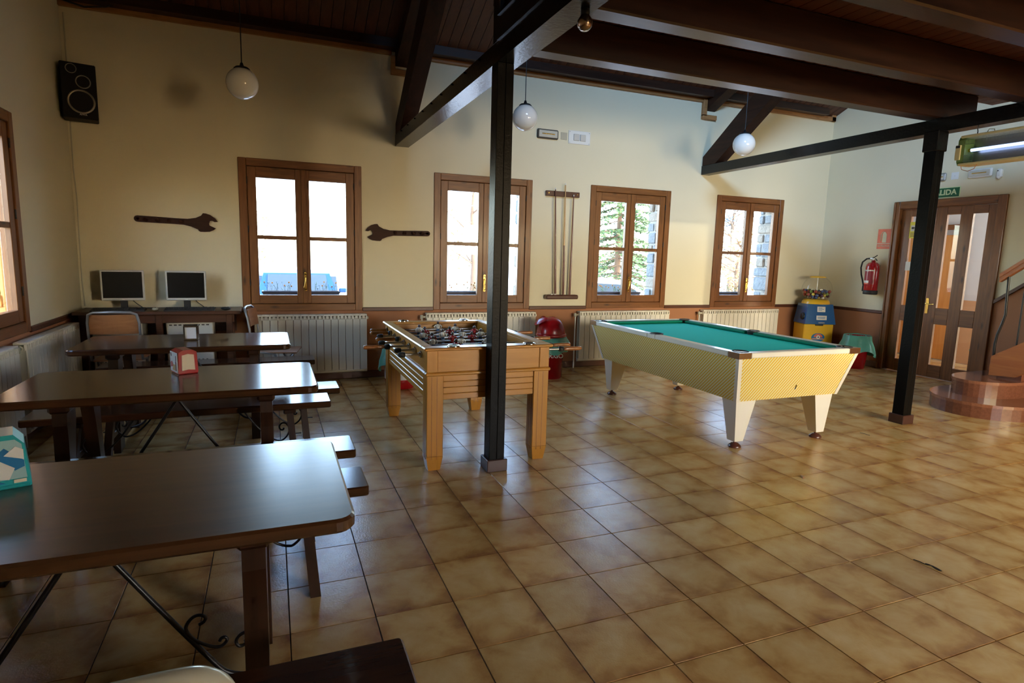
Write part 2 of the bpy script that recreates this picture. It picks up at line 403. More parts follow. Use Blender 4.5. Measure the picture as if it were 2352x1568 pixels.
M['sign_glow'] = pm('sign_pale_green', (.66, .78, .46), .5, 0, .03)
M['sign_red'] = pm('sign_faded_red', (.78, .16, .08), .5, 0, .35, 14)
M['sign_pale'] = pm('sign_faded_pale', (.62, .60, .42), .5, 0, .1)
M['sign_pink'] = pm('sign_faded_pink', (.70, .32, .20), .5, 0, .2, 30)
M['sticker_yellow'] = pm('sticker_yellow', (.80, .72, .05), .5, 0, .05)
M['granite'] = pm('polished_granite', (.235, .095, .055), .16, 0, .35, 90, coat=.3)
M['plinth'] = pm('plinth_tile', (.06, .024, .018), .35)
M['granite_dark'] = pm('granite_riser', (.16, .06, .035), .25, 0, .4, 40)
M['stone'] = pm('field_stone', (.21, .22, .22), .85, 0, .35, 9, .8, 25, .02)
M['stone_warm'] = pm('field_stone_warm', (.30, .25, .19), .85, 0, .3, 9, .8, 25, .02)
M['mortar'] = pm('mortar', (.36, .33, .28), .9, 0, .2, 20, .5, 60, .01)
M['killer_green'] = pm('lamp_green', (.14, .22, .05), .4, 0, .1)
M['killer_cream'] = pm('lamp_cream', (.70, .60, .30), .35, 0, .05)
M['tube'] = pm('ultraviolet_tube', (.7, .75, 1), .3, 0, 0, emit=(.40, .56, 1.0), estr=3.2)
M['concrete'] = pm('yard_paving', (.62, .60, .56), .9, 0, .1, 2)
M['roof_out'] = pm('roof_underside', (.06, .025, .012), .7)
M['car_blue'] = pm('car_blue', (.006, .05, .17), .35, 0, .05, coat=.1)
M['car_white'] = pm('car_white', (.80, .80, .80), .2, 0, .02, coat=.8)
M['car_glass'] = pm('car_glass', (.03, .045, .06), .05, 0, 0, spec=.8)
M['tyre'] = pm('tyre', (.02, .02, .02), .8)
M['bark'] = pm('bark', (.16, .10, .06), .9, 0, .3, 8, .5, 20, .02)
M['needle'] = pm('conifer_needles', (.07, .12, .035), .7, 0, .35, 3)
M['leaf_gold'] = pm('golden_leaves', (.26, .17, .06), .7, 0, .3, 3)
M['leaf_grey'] = pm('grey_green_leaves', (.11, .13, .14), .7, 0, .3, 3)
M['leaf_green'] = pm('planter_leaves', (.14, .25, .06), .6, 0, .3, 9)
M['flower'] = pm('planter_flowers', (.75, .35, .10), .6, 0, .3, 30)
M['soil'] = pm('soil', (.08, .05, .03), .95)
M['planter'] = pm('planter_plastic', (.06, .07, .12), .5)
M['skin_fig'] = pm('figure_head', (.05, .03, .025), .3, coat=.4)
M['fig_red'] = pm('figure_red', (.32, .02, .025), .25, coat=.5)
M['fig_white'] = pm('figure_white', (.72, .72, .66), .25, coat=.5)
M['fig_blue'] = pm('figure_blue', (.02, .10, .25), .3, coat=.4)
M['field'] = pm('playing_field', (.012, .03, .022), .25, coat=.3)
# thin window glass
m, N, L, B = nt('window_glass'); M['glass'] = m; N.remove(B)
fr = N.new('ShaderNodeLayerWeight'); fr.inputs[0].default_value = .5; ff = math_n(N, L, 'MULTIPLY_ADD', math_n(N, L, 'POWER', fr.outputs['Facing'], 5.0), .9, .025); tr = N.new('ShaderNodeBsdfTransparent'); gl = N.new('ShaderNodeBsdfGlossy')
gl.inputs['Roughness'].default_value = .01; tr.inputs[0].default_value = (.96, .97, .97, 1)
mx = N.new('ShaderNodeMixShader'); L.new(ff, mx.inputs[0]); L.new(tr.outputs[0], mx.inputs[1]); L.new(gl.outputs[0], mx.inputs[2])
L.new(mx.outputs[0], N['Material Output'].inputs[0])
# diagonal yellow stripes printed on laminate
m, N, L, B = nt('striped_laminate'); M['stripes'] = m
t = N.new('ShaderNodeTexCoord'); sp = N.new('ShaderNodeSeparateXYZ'); L.new(t.outputs['Object'], sp.inputs[0])
sx = math_n(N, L, 'SUBTRACT', math_n(N, L, 'ADD', sp.outputs[2], sp.outputs[1]), sp.outputs[0])
fx = math_n(N, L, 'FRACT', math_n(N, L, 'MULTIPLY', sx, 1 / .030))
st = ramp(N, L, fx, [(.0, (.78, .76, .50)), (.44, (.78, .76, .50)), (.50, (.74, .47, .02)), (.96, (.74, .47, .02))])
L.new(st, B.inputs['Base Color']); B.inputs['Roughness'].default_value = .3

# ------------------------------------------------------------------ room shell
XL, XR, YF, YB = -2.12, 7.80, 5.10, -5.20
WT = .45                                     # stone wall thickness
HW = 3.72                                    # wall height at the eaves
SLOPE = .45; RIDGE_Y = 0.0
WIN_W, WIN_Z0, WIN_Z1 = 1.27, .80, 2.425
WX = [-.657, 1.457, 3.568, 5.650]            # left edges of the far windows

def wall_with_holes(name, u0, u1, z0, z1, holes, t0, t1, plane, mat):
    """holes: (ua, ub, za, zb); plane 'xz' = wall along x with thickness in y"""
    mb = MB(); us = sorted({u0, u1, *[h[0] for h in holes], *[h[1] for h in holes]})
    for a, b in zip(us, us[1:]):
        spans = [(z0, z1)]
        for h in holes:
            if h[0] < b - 1e-6 and h[1] > a + 1e-6:
                new = []
                for s0, s1 in spans:
                    if h[2] > s0: new.append((s0, min(s1, h[2])))
                    if h[3] < s1: new.append((max(s0, h[3]), s1))
                spans = new
        for s0, s1 in spans:
            if plane == 'xz': mb.box(a, b, t0, t1, s0, s1)
            else: mb.box(t0, t1, a, b, s0, s1)
    o = mb.build(name, mat); tag(o, kind='structure'); return o
inset = .05
far_holes = [(x + inset, x + WIN_W - inset, WIN_Z0 + inset, WIN_Z1 - inset) for x in WX]
wall_far = wall_with_holes('wall_far', XL - WT, XR + .2, -.05, HW + .25, far_holes, YF, YF + .10, 'xz', M['plaster'])
LWY = 2.41
wall_left = wall_with_holes('wall_left', YB, YF, -.05, HW + .1, [(LWY + inset, LWY + WIN_W - inset, WIN_Z0 + inset, WIN_Z1 - inset)], XL - .10, XL, 'yz', M['plaster'])
DY0, DY1, DZ = 2.55, 3.95, 2.36
wall_right = wall_with_holes('wall_right', YB, YF, -.05, HW + .1, [(DY0 + .03, DY1 - .03, -.06, DZ - .03)], XR, XR + .18, 'yz', M['plaster_stairs'])
wall_back = wall_with_holes('wall_back', XL, XR, -.05, HW + .1, [(3.0, 4.2, .9, 2.3)], YB - .18, YB, 'xz', M['plaster'])  # unseen opening assumed here so the second sun lamp reaches the far wall
# gables
for nm, x0, x1 in (('wall_left_gable', XL - .10, XL), ('wall_right_gable', XR, XR + .18)):
    g_ = MB().prism([(YB, HW + .1), (YF, HW + .1), (YF, HW + .16), (0, 6.02), (YB, HW + .16)], x0, x1, 'yz')
    tag(g_.build(nm, M['plaster']), kind='structure')
# outer stone skin of the far wall with reveals stone by stone
def stone_skin():
    mb = MB(); z0, z1 = -.4, 4.0
    xs = [XL - WT] + [v for x in WX for v in (x + .02, x + WIN_W - .02)] + [XR + 1.2]
    for a, b in zip(xs[0::2], xs[1::2]): mb.box(a, b, YF + .10, YF + WT - .03, z0, z1)
    for x in WX:
        mb.box(x + .02, x + WIN_W - .02, YF + .10, YF + WT - .03, z0, WIN_Z0 + .03); mb.box(x + .02, x + WIN_W - .02, YF + .10, YF + WT - .03, WIN_Z1 - .03, z1)
    o = mb.build('wall_far_outer', M['mortar']); tag(o, kind='structure')
    rng = random.Random(3)
    for x in WX:
        for side in (1,):
            xe = x + WIN_W - .02; z = WIN_Z0 + .06
            while z < WIN_Z1 - .06:
                h = rng.uniform(.12, .24); h = min(h, WIN_Z1 - .04 - z)
                cuts = [YF + .115]
                if rng.random() < .7: cuts.append(YF + rng.uniform(.22, .34))
                cuts.append(YF + WT + rng.uniform(-.02, .03))
                for y0, y1 in zip(cuts, cuts[1:]):
                    p = rng.uniform(.008, .035)
                    s_ = MB().box(xe - p, xe + .06, y0 + .008, y1 - .008, z + .008, z + h - .008, ch=.018)
                    s_.build('stone', M['stone_warm'] if rng.random() < .4 else M['stone'], o)
                z += h
stone_skin()

# floor: grout bed + tiles
fb = MB().box(XL - .05, XR + .1, YB, YF + .05, -.06, -.0055); floor = tag(fb.build('floor', M['grout']), kind='structure')
def proj(p):
    d = Vector(p) - CAM; z = d.dot(fw)
    if z < .05: return None
    return (1176 + 1360.77 * d.dot(rt2) / z, 784 - 1360.77 * d.dot(up2) / z)
def tile_mesh(x0, x1, y0, y1):
    cx, cy = (x0 + x1) / 2, (y0 + y1) / 2; hx, hy = (x1 - x0) / 2 - .0019, (y1 - y0) / 2 - .0019; c = .0012; mb = MB()
    V = [(-hx, -hy, -.008), (hx, -hy, -.008), (hx, hy, -.008), (-hx, hy, -.008), (-hx, -hy, -c), (hx, -hy, -c), (hx, hy, -c), (-hx, hy, -c),
         (-hx + c, -hy + c, 0), (hx - c, -hy + c, 0), (hx - c, hy - c, 0), (-hx + c, hy - c, 0)]
    F = [(0, 1, 5, 4), (1, 2, 6, 5), (2, 3, 7, 6), (3, 0, 4, 7), (4, 5, 9, 8), (5, 6, 10, 9), (6, 7, 11, 10), (7, 4, 8, 11), (8, 9, 10, 11)]
    return mb.add(V, F), (cx, cy)
tiles = []
for i in range(-7, 24):
    for j in range(-16, 16):
        x0, x1 = max(i * TS, XL), min((i + 1) * TS, XR); y0, y1 = max(j * TS, YB), min((j + 1) * TS, YF)
        if x1 - x0 < .01 or y1 - y0 < .01: continue
        pp = [proj((a, b, 0)) for a, b in ((x0, y0), (x1, y0), (x1, y1), (x0, y1))]
        area = 0
        if all(pp):
            cx_ = sum(p[0] for p in pp) / 4; cy_ = sum(p[1] for p in pp) / 4
            if -60 < cx_ < 2420 and cy_ < 1640:
                area = abs(sum(pp[k][0] * pp[(k + 1) % 4][1] - pp[(k + 1) % 4][0] * pp[k][1] for k in range(4))) / 2
        hidden = x1 < -.25 and y0 > .4            # under the tables by the left wall
        tiles.append((0 if hidden else area, x0, x1, y0, y1))
tiles.sort(reverse=True)
full_me = tile_mesh(0, TS, 0, TS)[0].mesh('tile', M['tile']); rest = MB()
for k, (ar, x0, x1, y0, y1) in enumerate(tiles):
    if k < 300 and ar > 0:
        if abs(x1 - x0 - TS) < 1e-6 and abs(y1 - y0 - TS) < 1e-6: link('tile', full_me, floor, ((x0 + x1) / 2, (y0 + y1) / 2, 0))
        else:
            mb, c = tile_mesh(x0, x1, y0, y1); mb.build('tile', M['tile'], floor, (*c, 0))
    else:
        mb, c = tile_mesh(x0, x1, y0, y1); rest.add([(v[0] + c[0], v[1] + c[1], v[2]) for v in mb.v], mb.f)
tag(rest.build('far_tiles', M['tile'], floor), kind='stuff')

# roof: slab in two slopes, boards under the front slope
def slope_box(mb, x0, x1, ya, yb, t0, t1):
    za, zb = HW + SLOPE * (YF - abs(ya)), HW + SLOPE * (YF - abs(yb))
    mb.hexa([(x0, ya, za + t0), (x1, ya, za + t0), (x1, yb, zb + t0), (x0, yb, zb + t0), (x0, ya, za + t1), (x1, ya, za + t1), (x1, yb, zb + t1), (x0, yb, zb + t1)])
cb_ = MB(); slope_box(cb_, XL - .2, XR + .3, 0, YF + .6, .03, .15)
slope_box(cb_, XL - .2, XR + .3, YB - .3, 0, .03, .15)
ceiling = tag(cb_.build('ceiling', M['roof_out']), kind='structure')
BW = .115
bd = MB(); za, zb = 0.0, SLOPE * 5.1
bd.hexa([(.002, 0, zb), (BW - .004, 0, zb), (BW - .004, 5.1, 0), (.002, 5.1, 0), (.002, 0, zb + .03), (BW - .004, 0, zb + .03), (BW - .004, 5.1, .03), (.002, 5.1, .03)])
bme = bd.mesh('board', M['plank_y']); x = XL
while x < XR - .02: link('board', bme, ceiling, (x, 0, HW)); x += BW
# wall plate and light trim along the eaves of the far wall
pl = MB().box(XL, 7.50, YF - .16, YF + .02, 3.70, 3.86); tag(pl.build('ceiling_beam', M['dark_x']), 'dark wall plate timber along the top of the window wall', 'beam', kind='structure')
def trim(n, boxes, mat='trim_x'):
    mb = MB()
    for b in boxes: mb.box(*b, ch=.004)
    return tag(mb.build('trim_%d' % n, M[mat]), kind='structure')
tz0, tz1 = 3.655, 3.715
trim(1, [(XL, .955, YF - .035, YF, tz0, tz1), (.945, .995, YF - .035, YF, 3.50, 3.655), (.945, 1.19, YF - .035, YF, 3.45, 3.515)])
trim(2, [(1.15, 5.27, YF - .035, YF, tz0, tz1), (5.26, 5.325, YF - .05, YF, 3.47, 3.715), (5.26, 5.50, YF - .05, YF, 3.43, 3.49), (5.47, 7.78, YF - .05, YF, tz0, tz1), (7.70, 7.78, YF - .05, YF, 3.655, 3.84)])
# purlins across the roof boards
for y in (3.9, 2.3):
    zz = HW + SLOPE * (YF - y)
    p = MB().box(XL, XR, y - .05, y + .05, zz - .10, zz - .001); tag(p.build('ceiling_beam', M['dark_x']), 'dark purlin across the underside of the roof boards', 'beam', kind='structure')
# rafters and braces at the two trusses
for xa, w in ((.998, .155), (5.33, .16)):
    y0, y1 = YF - .0, .25
    def rz(y, o): return 3.55 + SLOPE * (YF - y) + o
    r = MB().hexa([(xa, y1, rz(y1, 0)), (xa + w, y1, rz(y1, 0)), (xa + w, y0, rz(y0, 0)), (xa, y0, rz(y0, 0)), (xa, y1, rz(y1, .17)), (xa + w, y1, rz(y1, .17)), (xa + w, y0, rz(y0, .17)), (xa, y0, rz(y0, .17))])
    tag(r.build('ceiling_beam', M['dark_y']), 'dark roof rafter over the %s steel beam' % ('first' if xa < 2 else 'second'), 'beam', kind='structure')
    z0 = 2.805; ya = YF - .02; ybr = 2.75; bs = .70
    b = MB()
    P = [(ya, z0), (ya - .26, z0), (ybr, z0 + bs * (ya - .26 - ybr)), (ybr, z0 + .17 + bs * (ya - ybr) - .0), (ya, z0 + .12)]
    b.prism(P, xa, xa + w, 'yz')
    tag(b.build('ceiling_beam', M['dark_y']), 'dark knee brace rising from the %s steel beam to its rafter' % ('first' if xa < 2 else 'second'), 'beam', kind='structure')

# steel frame
def prism_beam(xa0, xa1, ya, xb0, xb1, yb, z0, z1):
    return MB().hexa([(xa0, ya, z0), (xa1, ya, z0), (xb1, yb, z0), (xb0, yb, z0), (xa0, ya, z1), (xa1, ya, z1), (xb1, yb, z1), (xb0, yb, z1)])
b1 = prism_beam(.995, 1.15, YB + .02, .995, 1.15, YF - .005, 2.68, 2.805)
bo1 = tag(b1.build('steel_beam', M['black_steel']), 'black steel beam from the window wall over the front column', 'beam', kind='structure')
fl_ = MB().box(.985, 1.16, YB + .05, 1.74, 2.805, 2.85).box(.995, 1.03, YB + .05, 1.74, 2.85, 2.95).box(.985, 1.16, YB + .05, 1.74, 2.95, 2.965)
fl_.build('edge_channel', M['black_steel'], bo1)
for k in range(9):
    y = 2.1 + k * .33
    MB().cyl((.985, y, 2.79), (.996, y, 2.79), .007, n=8).build('bolt', M['black_steel'], bo1)
b2 = prism_beam(5.06, 5.21, YB + .02, 5.33, 5.47, YF - .005, 2.68, 2.80)
tag(b2.build('steel_beam', M['black_steel']), 'black steel beam from the window wall over the column by the stairs', 'beam', kind='structure')
def column(x, y, top, label, twin, cap):
    c = thing('steel_column', label, 'column', (x, y, 0)); c['kind'] = 'structure'
    w = .055
    for s_ in (-1, 1):     # two channels welded face to face
        MB().box(s_ * .0004, s_ * w, -w, w, .075, top, ch=.0025).build('channel', M['column_steel'], c)
    MB().box(-.0735, .0735, -.0735, .0735, 0, .085, ch=.004).build('plinth', M['plinth'], c)
    if cap: MB().box(-.068, .068, -.068, .068, 2.50, 2.675, ch=.006).build('head_plate', M['black_steel'], c)
    return c
column(1.05, 1.79, 2.68, 'black steel column standing in front of the football table', 1, 0)
c_up = MB().box(1.0, 1.115, 1.74, 1.85, 2.805, 5.1, ch=.006)
tag(c_up.build('steel_column', M['black_steel']), 'black post going on up from the front column to the roof', 'column', kind='structure')
column(5.19, 1.76, 2.68, 'black steel column standing near the round stone steps', 1, 1)

# loft: joists on the steel beams, planks above
def joist(y, x0, x1, n):
    j = MB().box(x0, x1, y - .073, y + .073, 2.806, 3.05, ch=.01)
    return tag(j.build('ceiling_beam', M['dark_x']), n, 'beam', kind='structure')
joist(1.857, 1.08, 5.75, 'dark loft joist closest to the window wall')
joist(1.125, 1.16, 6.2, 'dark loft joist second from the window wall')
joist(.368, 1.16, 6.2, 'dark loft joist third from the window wall')
joist(-.38, 1.16, 6.2, 'dark loft joist fourth from the window wall')
for y in (-1.13, -1.88, -2.63, -3.4, -4.2): joist(y, 1.16, 6.2, 'dark loft joist further back')
lf = MB().box(1.03, 6.25, YB, 1.94, 3.08, 3.12); loft = tag(lf.build('ceiling_loft', M['roof_out']), kind='structure')
pm_ = MB().box(.002, .118, YB + .05, 1.93, 3.051, 3.08, ch=.004).mesh('board', M['plank_y']); x = 1.04
while x < 6.12: link('board', pm_, loft, (x, 0, 0)); x += .12

# dado rails and baseboards
def rail(name, boxes, mat='rail_wood'):
    mb = MB()
    for b in boxes: mb.box(*b, ch=.006)
    return tag(mb.build(name, M[mat]), kind='structure')
seg = [(XL, WX[0])] + [(WX[k] + WIN_W, WX[k + 1]) for k in range(3)] + [(WX[3] + WIN_W, XR)]
for k, (a, b) in enumerate(seg): rail('trim_%d' % (3 + k), [(a, b, YF - .022, YF, .79, .835)])
rail('trim_8', [(XL, XL + .022, YB, LWY, .79, .835)]); rail('trim_9', [(XL, XL + .022, LWY + WIN_W, YF - .022, .79, .835)])
rail('trim_10', [(XR - .022, XR, DY1, YF - .022, .79, .835)])
MBr = MB().hexa([(XR - .022, 2.55, 1.055), (XR, 2.55, 1.055), (XR, -.6, 1.055 + .78 * 3.15), (XR - .022, -.6, 1.055 + .78 * 3.15),
                 (XR - .022, 2.55, 1.10), (XR, 2.55, 1.10), (XR, -.6, 1.10 + .78 * 3.15), (XR - .022, -.6, 1.10 + .78 * 3.15)])
tag(MBr.build('trim_11', M['rail_wood']), kind='structure')
M['skirt'] = pm('skirting_tile', (.10, .04, .025), .3, 0, .2)
rail('baseboard_far', [(XL, XR, YF - .014, YF, 0, .085)], 'skirt'); rail('baseboard_left', [(XL, XL + .014, YB, YF - .014, 0, .085)], 'skirt')
rail('baseboard_right', [(XR - .014, XR, DY1, YF - .014, 0, .085)], 'skirt')

# ------------------------------------------------------------------ windows
def window(n, origin, rz, handle=True):
    """local: x along the wall, z up, room toward -y; origin = lower left of casing on wall face"""
    W, H = WIN_W, WIN_Z1 - WIN_Z0; c = .08
    root = bpy.data.objects.new('window_%d' % n, None); COL.objects.link(root); root.location = origin; root.rotation_euler = (0, 0, rz)
    tag(root, kind='structure')
    MB().box(0, c, -.018, .09, 0, H, ch=.005).build('casing_jamb', M['frame_z'], root)
    MB().box(W - c, W, -.018, .09, 0, H, ch=.005).build('casing_jamb', M['frame_z'], root)
    MB().box(c, W - c, -.018, .09, H - c, H, ch=.005).build('casing_head', M['frame_x'], root)
    MB().box(c, W - c, -.018, .09, 0, c, ch=.005).build('casing_sill', M['frame_x'], root)
    for a_, b_ in ((c - .002, c + .016), (W - c - .016, W - c + .002)): MB().box(a_, b_, .054, .088, c, H - c).build('stop', M['frame_z'], root)
    for a_, b_ in ((c - .002, c + .016), (H - c - .016, H - c + .002)): MB().box(c, W - c, .054, .088, a_, b_).build('stop', M['frame_x'], root)
    st_ = .088; mid = W / 2
    for s_ in (0, 1):
        x0 = c + .004 if s_ == 0 else mid + .002; x1 = mid - .002 if s_ == 0 else W - c - .004
        gx0 = x0 + st_ if s_ == 0 else mid + .073; gx1 = mid - .073 if s_ == 0 else x1 - st_
        y0, y1 = -.004, .052
        zb, zt = c + .004, H - c - .004; gz0, gz1 = .178, H - .195; gm = (gz0 + gz1) / 2
        sash = MB().box(x0, gx0, y0, y1, zb, zt, ch=.004).box(gx1, x1, y0, y1, zb, zt, ch=.004).build('sash', M['frame_z'], root)
        MB().box(gx0, gx1, y0, y1, zb, gz0, ch=.003).build('rail', M['frame_x'], sash); MB().box(gx0, gx1, y0, y1, gz1, zt, ch=.003).build('rail', M['frame_x'], sash)
        MB().box(gx0, gx1, y0 + .006, y1 - .006, gm - .021, gm + .021, ch=.004).build('glazing_bar', M['frame_x'], sash)
        for za, zc in ((gz0, gm - .021), (gm + .021, gz1)):
            MB().box(gx0 + .001, gx1 - .001, .030, .034, za + .001, zc - .001).build('pane', M['glass'], sash)
        hx = x0 - .002 if s_ == 0 else x1 + .002
        for hz in (.28, .85, 1.36): MB().cyl((hx, -.012, hz), (hx, -.012, hz + .07), .006, n=8).build('hinge', M['iron'], sash)
    MB().box(mid - .012, mid + .036, -.016, -.004, c + .004, H - c - .004, ch=.004).build('cover_strip', M['frame_z'], root)
    hb = MB().box(mid + .0, mid + .028, -.024, -.016, .235, .42, ch=.003).cyl((mid + .014, -.02, .42), (mid + .014, -.024, .42), .014, n=12).cyl((mid + .014, -.02, .235), (mid + .014, -.024, .235), .014, n=12)
    ho = hb.build('handle_plate', M['brass'], root)
    MB().cyl((mid + .014, -.022, .375), (mid + .014, -.052, .375), .008, n=10).tube([(mid + .014, -.05, .375), (mid + .012, -.054, .34), (mid + .002, -.05, .285), (mid - .006, -.046, .262)], .0075, 8).build('lever', M['brass'], ho)
    return root
for k, x in enumerate(WX): window(k + 1, (x, YF, WIN_Z0), 0)
window(5, (XL, LWY, WIN_Z0), R(90))

# ------------------------------------------------------------------ radiators
def rad_section():
    mb = MB(); w = .080
    mb.box(.002, w - .002, -.095, -.085, .06, .655, ch=.004)          # front plate
    mb.box(.032, .048, -.085, -.015, .06, .68)                         # web
    mb.box(.010, w - .010, -.020, -.012, .06, .655)                    # rear plate
    mb.box(0.0, w, -.095, -.012, .688, .708, ch=.004)                  # top strip
    mb.box(.026, .054, -.095, -.080, .655, .688)                       # small post between the slots
    mb.box(0.0, .010, -.094, -.078, .648, .690); mb.box(w - .010, w, -.094, -.078, .648, .690)
    mb.cyl((0, -.053, .66), (w, -.053, .66), .022, n=10, mi=0); mb.cyl((0, -.053, .05), (w, -.053, .05), .022, n=10)
    return mb.mesh('section', M['radiator'])
RS = rad_section()
def radiator(label, loc, rz, n, valve_left=True):
    r = thing('radiator', label, 'radiator', loc, rz, 'white sectional radiators')
    for k in range(n): link('section', RS, r, (k * .080, 0, .06))
    xe = n * .080
    v = MB().cyl((-.06, -.053, .72), (0, -.053, .72), .012, n=10).lathe([(.0, -.03), (.018, -.025), (.020, 0), (.018, .02), (0, .024)], (-.05, -.053, .72), 14)
    v.build('valve', M['cream_plastic'], r)
    MB().cyl((xe, -.053, .72), (xe + .02, -.053, .72), .018, n=10).build('plug', M['radiator'], r)
    MB().tube([(-.045, -.053, .70), (-.045, -.053, .2), (-.045, -.053, .02), (-.045, -.053, 0)], .009, 8).build('pipe', M['radiator'], r)
    for xx in (.12, xe - .12): MB().box(xx, xx + .02, -.012, 0, .62, .66).build('bracket', M['radiator'], r)
    return r
radiator('white sectional radiator under the window with the blue car', (-.55, YF - .014, 0), 0, 15)
radiator('white sectional radiator behind the football table', (1.35, YF - .014, 0), 0, 18)
radiator('white sectional radiator under the window next to the cue rack', (3.43, YF - .014, 0), 0, 18)
radiator('white sectional radiator under the window closest to the ball machine', (5.47, YF - .014, 0), 0, 18)
radiator('white sectional radiator on the side wall next to the desk', (XL + .014, 3.27, 0), R(90), 16)
radiator('white sectional radiator on the side wall below the side window', (XL + .014, 1.60, 0), R(90), 19)

# ------------------------------------------------------------------ glazed double door in the side wall
def door():
    d = bpy.data.objects.new('door_1', None); COL.objects.link(d); d.location = (XR, 0, 0); tag(d, 'brown wooden double door with glass panes beside the fire extinguisher', kind='structure')
    fz, fy = M['frame_z'], M['frame_y']
    # casing (x negative = toward the room)
    MB().box(-.03, .14, DY0, DY0 + .10, 0, DZ, ch=.006).build('casing_jamb', fz, d); MB().box(-.03, .14, DY1 - .09, DY1, 0, DZ, ch=.006).build('casing_jamb', fz, d)
    MB().box(-.03, .14, DY0 + .10, DY1 - .09, DZ - .10, DZ, ch=.006).build('casing_head', fy, d)
    MB().box(-.045, -.03, DY1 - .035, DY1 - .012, 0, DZ - .01, ch=.004).build('casing_bead', fz, d)
    def leaf(y0, y1, glass, x0, x1, name):
        lo = MB(); zb, zt = .012, DZ - .104
        gs = sorted(glass)
        edges = [y0] + [v for g_ in gs for v in g_] + [y1]
        for a, b in zip(edges[0::2], edges[1::2]): lo.box(x0, x1, a, b, zb, zt, ch=.004)
        lf_ = lo.build(name, fz, d)
        for a, b in gs:
            for za, zc in ((zb, .18), (.725, .94), (2.155, zt)): MB().box(x0, x1, a, b, za, zc, ch=.003).build('rail', fy, lf_)
            for za, zc in ((.18, .725), (.94, 2.155)): MB().box((x0 + x1) / 2 - .002, (x0 + x1) / 2 + .002, a, b, za, zc).build('pane', M['glass'], lf_)
        return lf_
    r = leaf(DY0 + .105, 3.375, [(2.752, 2.922), (3.068, 3.232)], .0, .045, 'door_leaf')
    leaf(3.40, DY1 - .095, [(3.50, 3.72)], .03, .075, 'door_leaf')
    hp = MB().box(-.008, 0, 3.325, 3.362, .855, 1.065, ch=.003).build('handle_plate', M['brass'], r)
    MB().cyl((-.008, 3.344, .99), (-.055, 3.344, .99), .009, n=10).tube([(-.05, 3.344, .99), (-.056, 3.32, .992), (-.056, 3.27, .985), (-.054, 3.235, .99)], .008, 8).build('lever', M['brass'], hp)
    st_ = MB().box(.022, .024, 3.62, 3.72, 1.86, 2.08).build('notice', M['sticker_yellow'], d)
    MB().box(.020, .022, 3.635, 3.705, 1.955, 2.035).build('print', M['paper'], st_)
    pr = MB().box(.0185, .020, 3.66, 3.695, 1.985, 2.012).box(.0185, .020, 3.648, 3.662, 1.995, 2.006).build('print', M['black'], st_)
    for k in range(3): MB().box(.020, .022, 3.635, 3.705, 1.885 + k * .02, 1.893 + k * .02).build('print', M['frame_y'], st_)
    MB().box(.020, .024, 3.63, 3.72, 1.42, 1.54).build('notice', M['paper'], d)
    return d
door()
# lobby seen through the panes
M['lobby_white'] = pm('lobby_white_paint', (.74, .75, .78), .7)
M['lobby_dado'] = pm('lobby_brown_tile', (.62, .36, .20), .5)
lw = MB().box(9.6, 9.72, 1.9, 5.6, 0, 2.9).box(XR + .18, 9.6, 5.0, 5.1, 0, 2.9).box(XR + .18, 9.6, 1.5, 1.6, 0, 2.9)
tag(lw.build('wall_lobby', M['lobby_white']), kind='structure')
tag(MB().box(9.57, 9.6, 1.9, 3.98, 0, .98).box(XR + .19, 9.57, 4.97, 5.0, 0, .98).build('wall_lobby_dado', M['lobby_dado']), kind='structure')
tag(MB().box(XR + .1, 9.7, 1.6, 5.0, -.05, -.002).build('floor_lobby', M['tile']), kind='structure')
tag(MB().box(XR + .18, 9.7, 1.5, 5.1, 2.9, 3.0).build('ceiling_lobby', M['lobby_white']), kind='structure')
ld = bpy.data.objects.new('door_2', None); COL.objects.link(ld); ld.location = (9.57, 4.50, 0); ld.rotation_euler = (0, 0, R(-90)); tag(ld, 'orange wooden lobby door seen through the glass panes', kind='structure')
MB().box(-.42, .42, -.03, .0, .01, 1.98, ch=.005).build('door_leaf', M['door_orange'], ld)
for x in (-.50, .42): MB().box(x, x + .08, -.05, .0, 0, 2.06, ch=.005).build('casing_jamb', M['frame_z'], ld)
MB().box(-.50, .50, -.05, 0, 2.06, 2.14, ch=.005).build('casing_head', M['frame_x'], ld)
light('lobby_fill_light', 'AREA', 60, (.92, .95, 1), (8.7, 1.75, 1.7), (8.8, 4, 1.2), 1.4, 1.8)  # unseen area lamp added inside the lobby to brighten it
M['mint'] = pm('mint_plastic', (.16, .62, .52), .4)
gs_ = thing('lobby_cone', 'mint green cone shape standing in the lobby behind the door', 'cone', (9.0, 3.30, 0))
MB().lathe([(.13, .30), (.115, .36), (.06, .55), (.035, .70), (0, .72)], (0, 0, 0), 18).build('cone', M['mint'], gs_)
MB().lathe([(.12, 0), (.12, .02), (.02, .03), (.02, .31), (0, .31)], (0, 0, 0), 14).build('stand', M['grey_tube'], gs_)

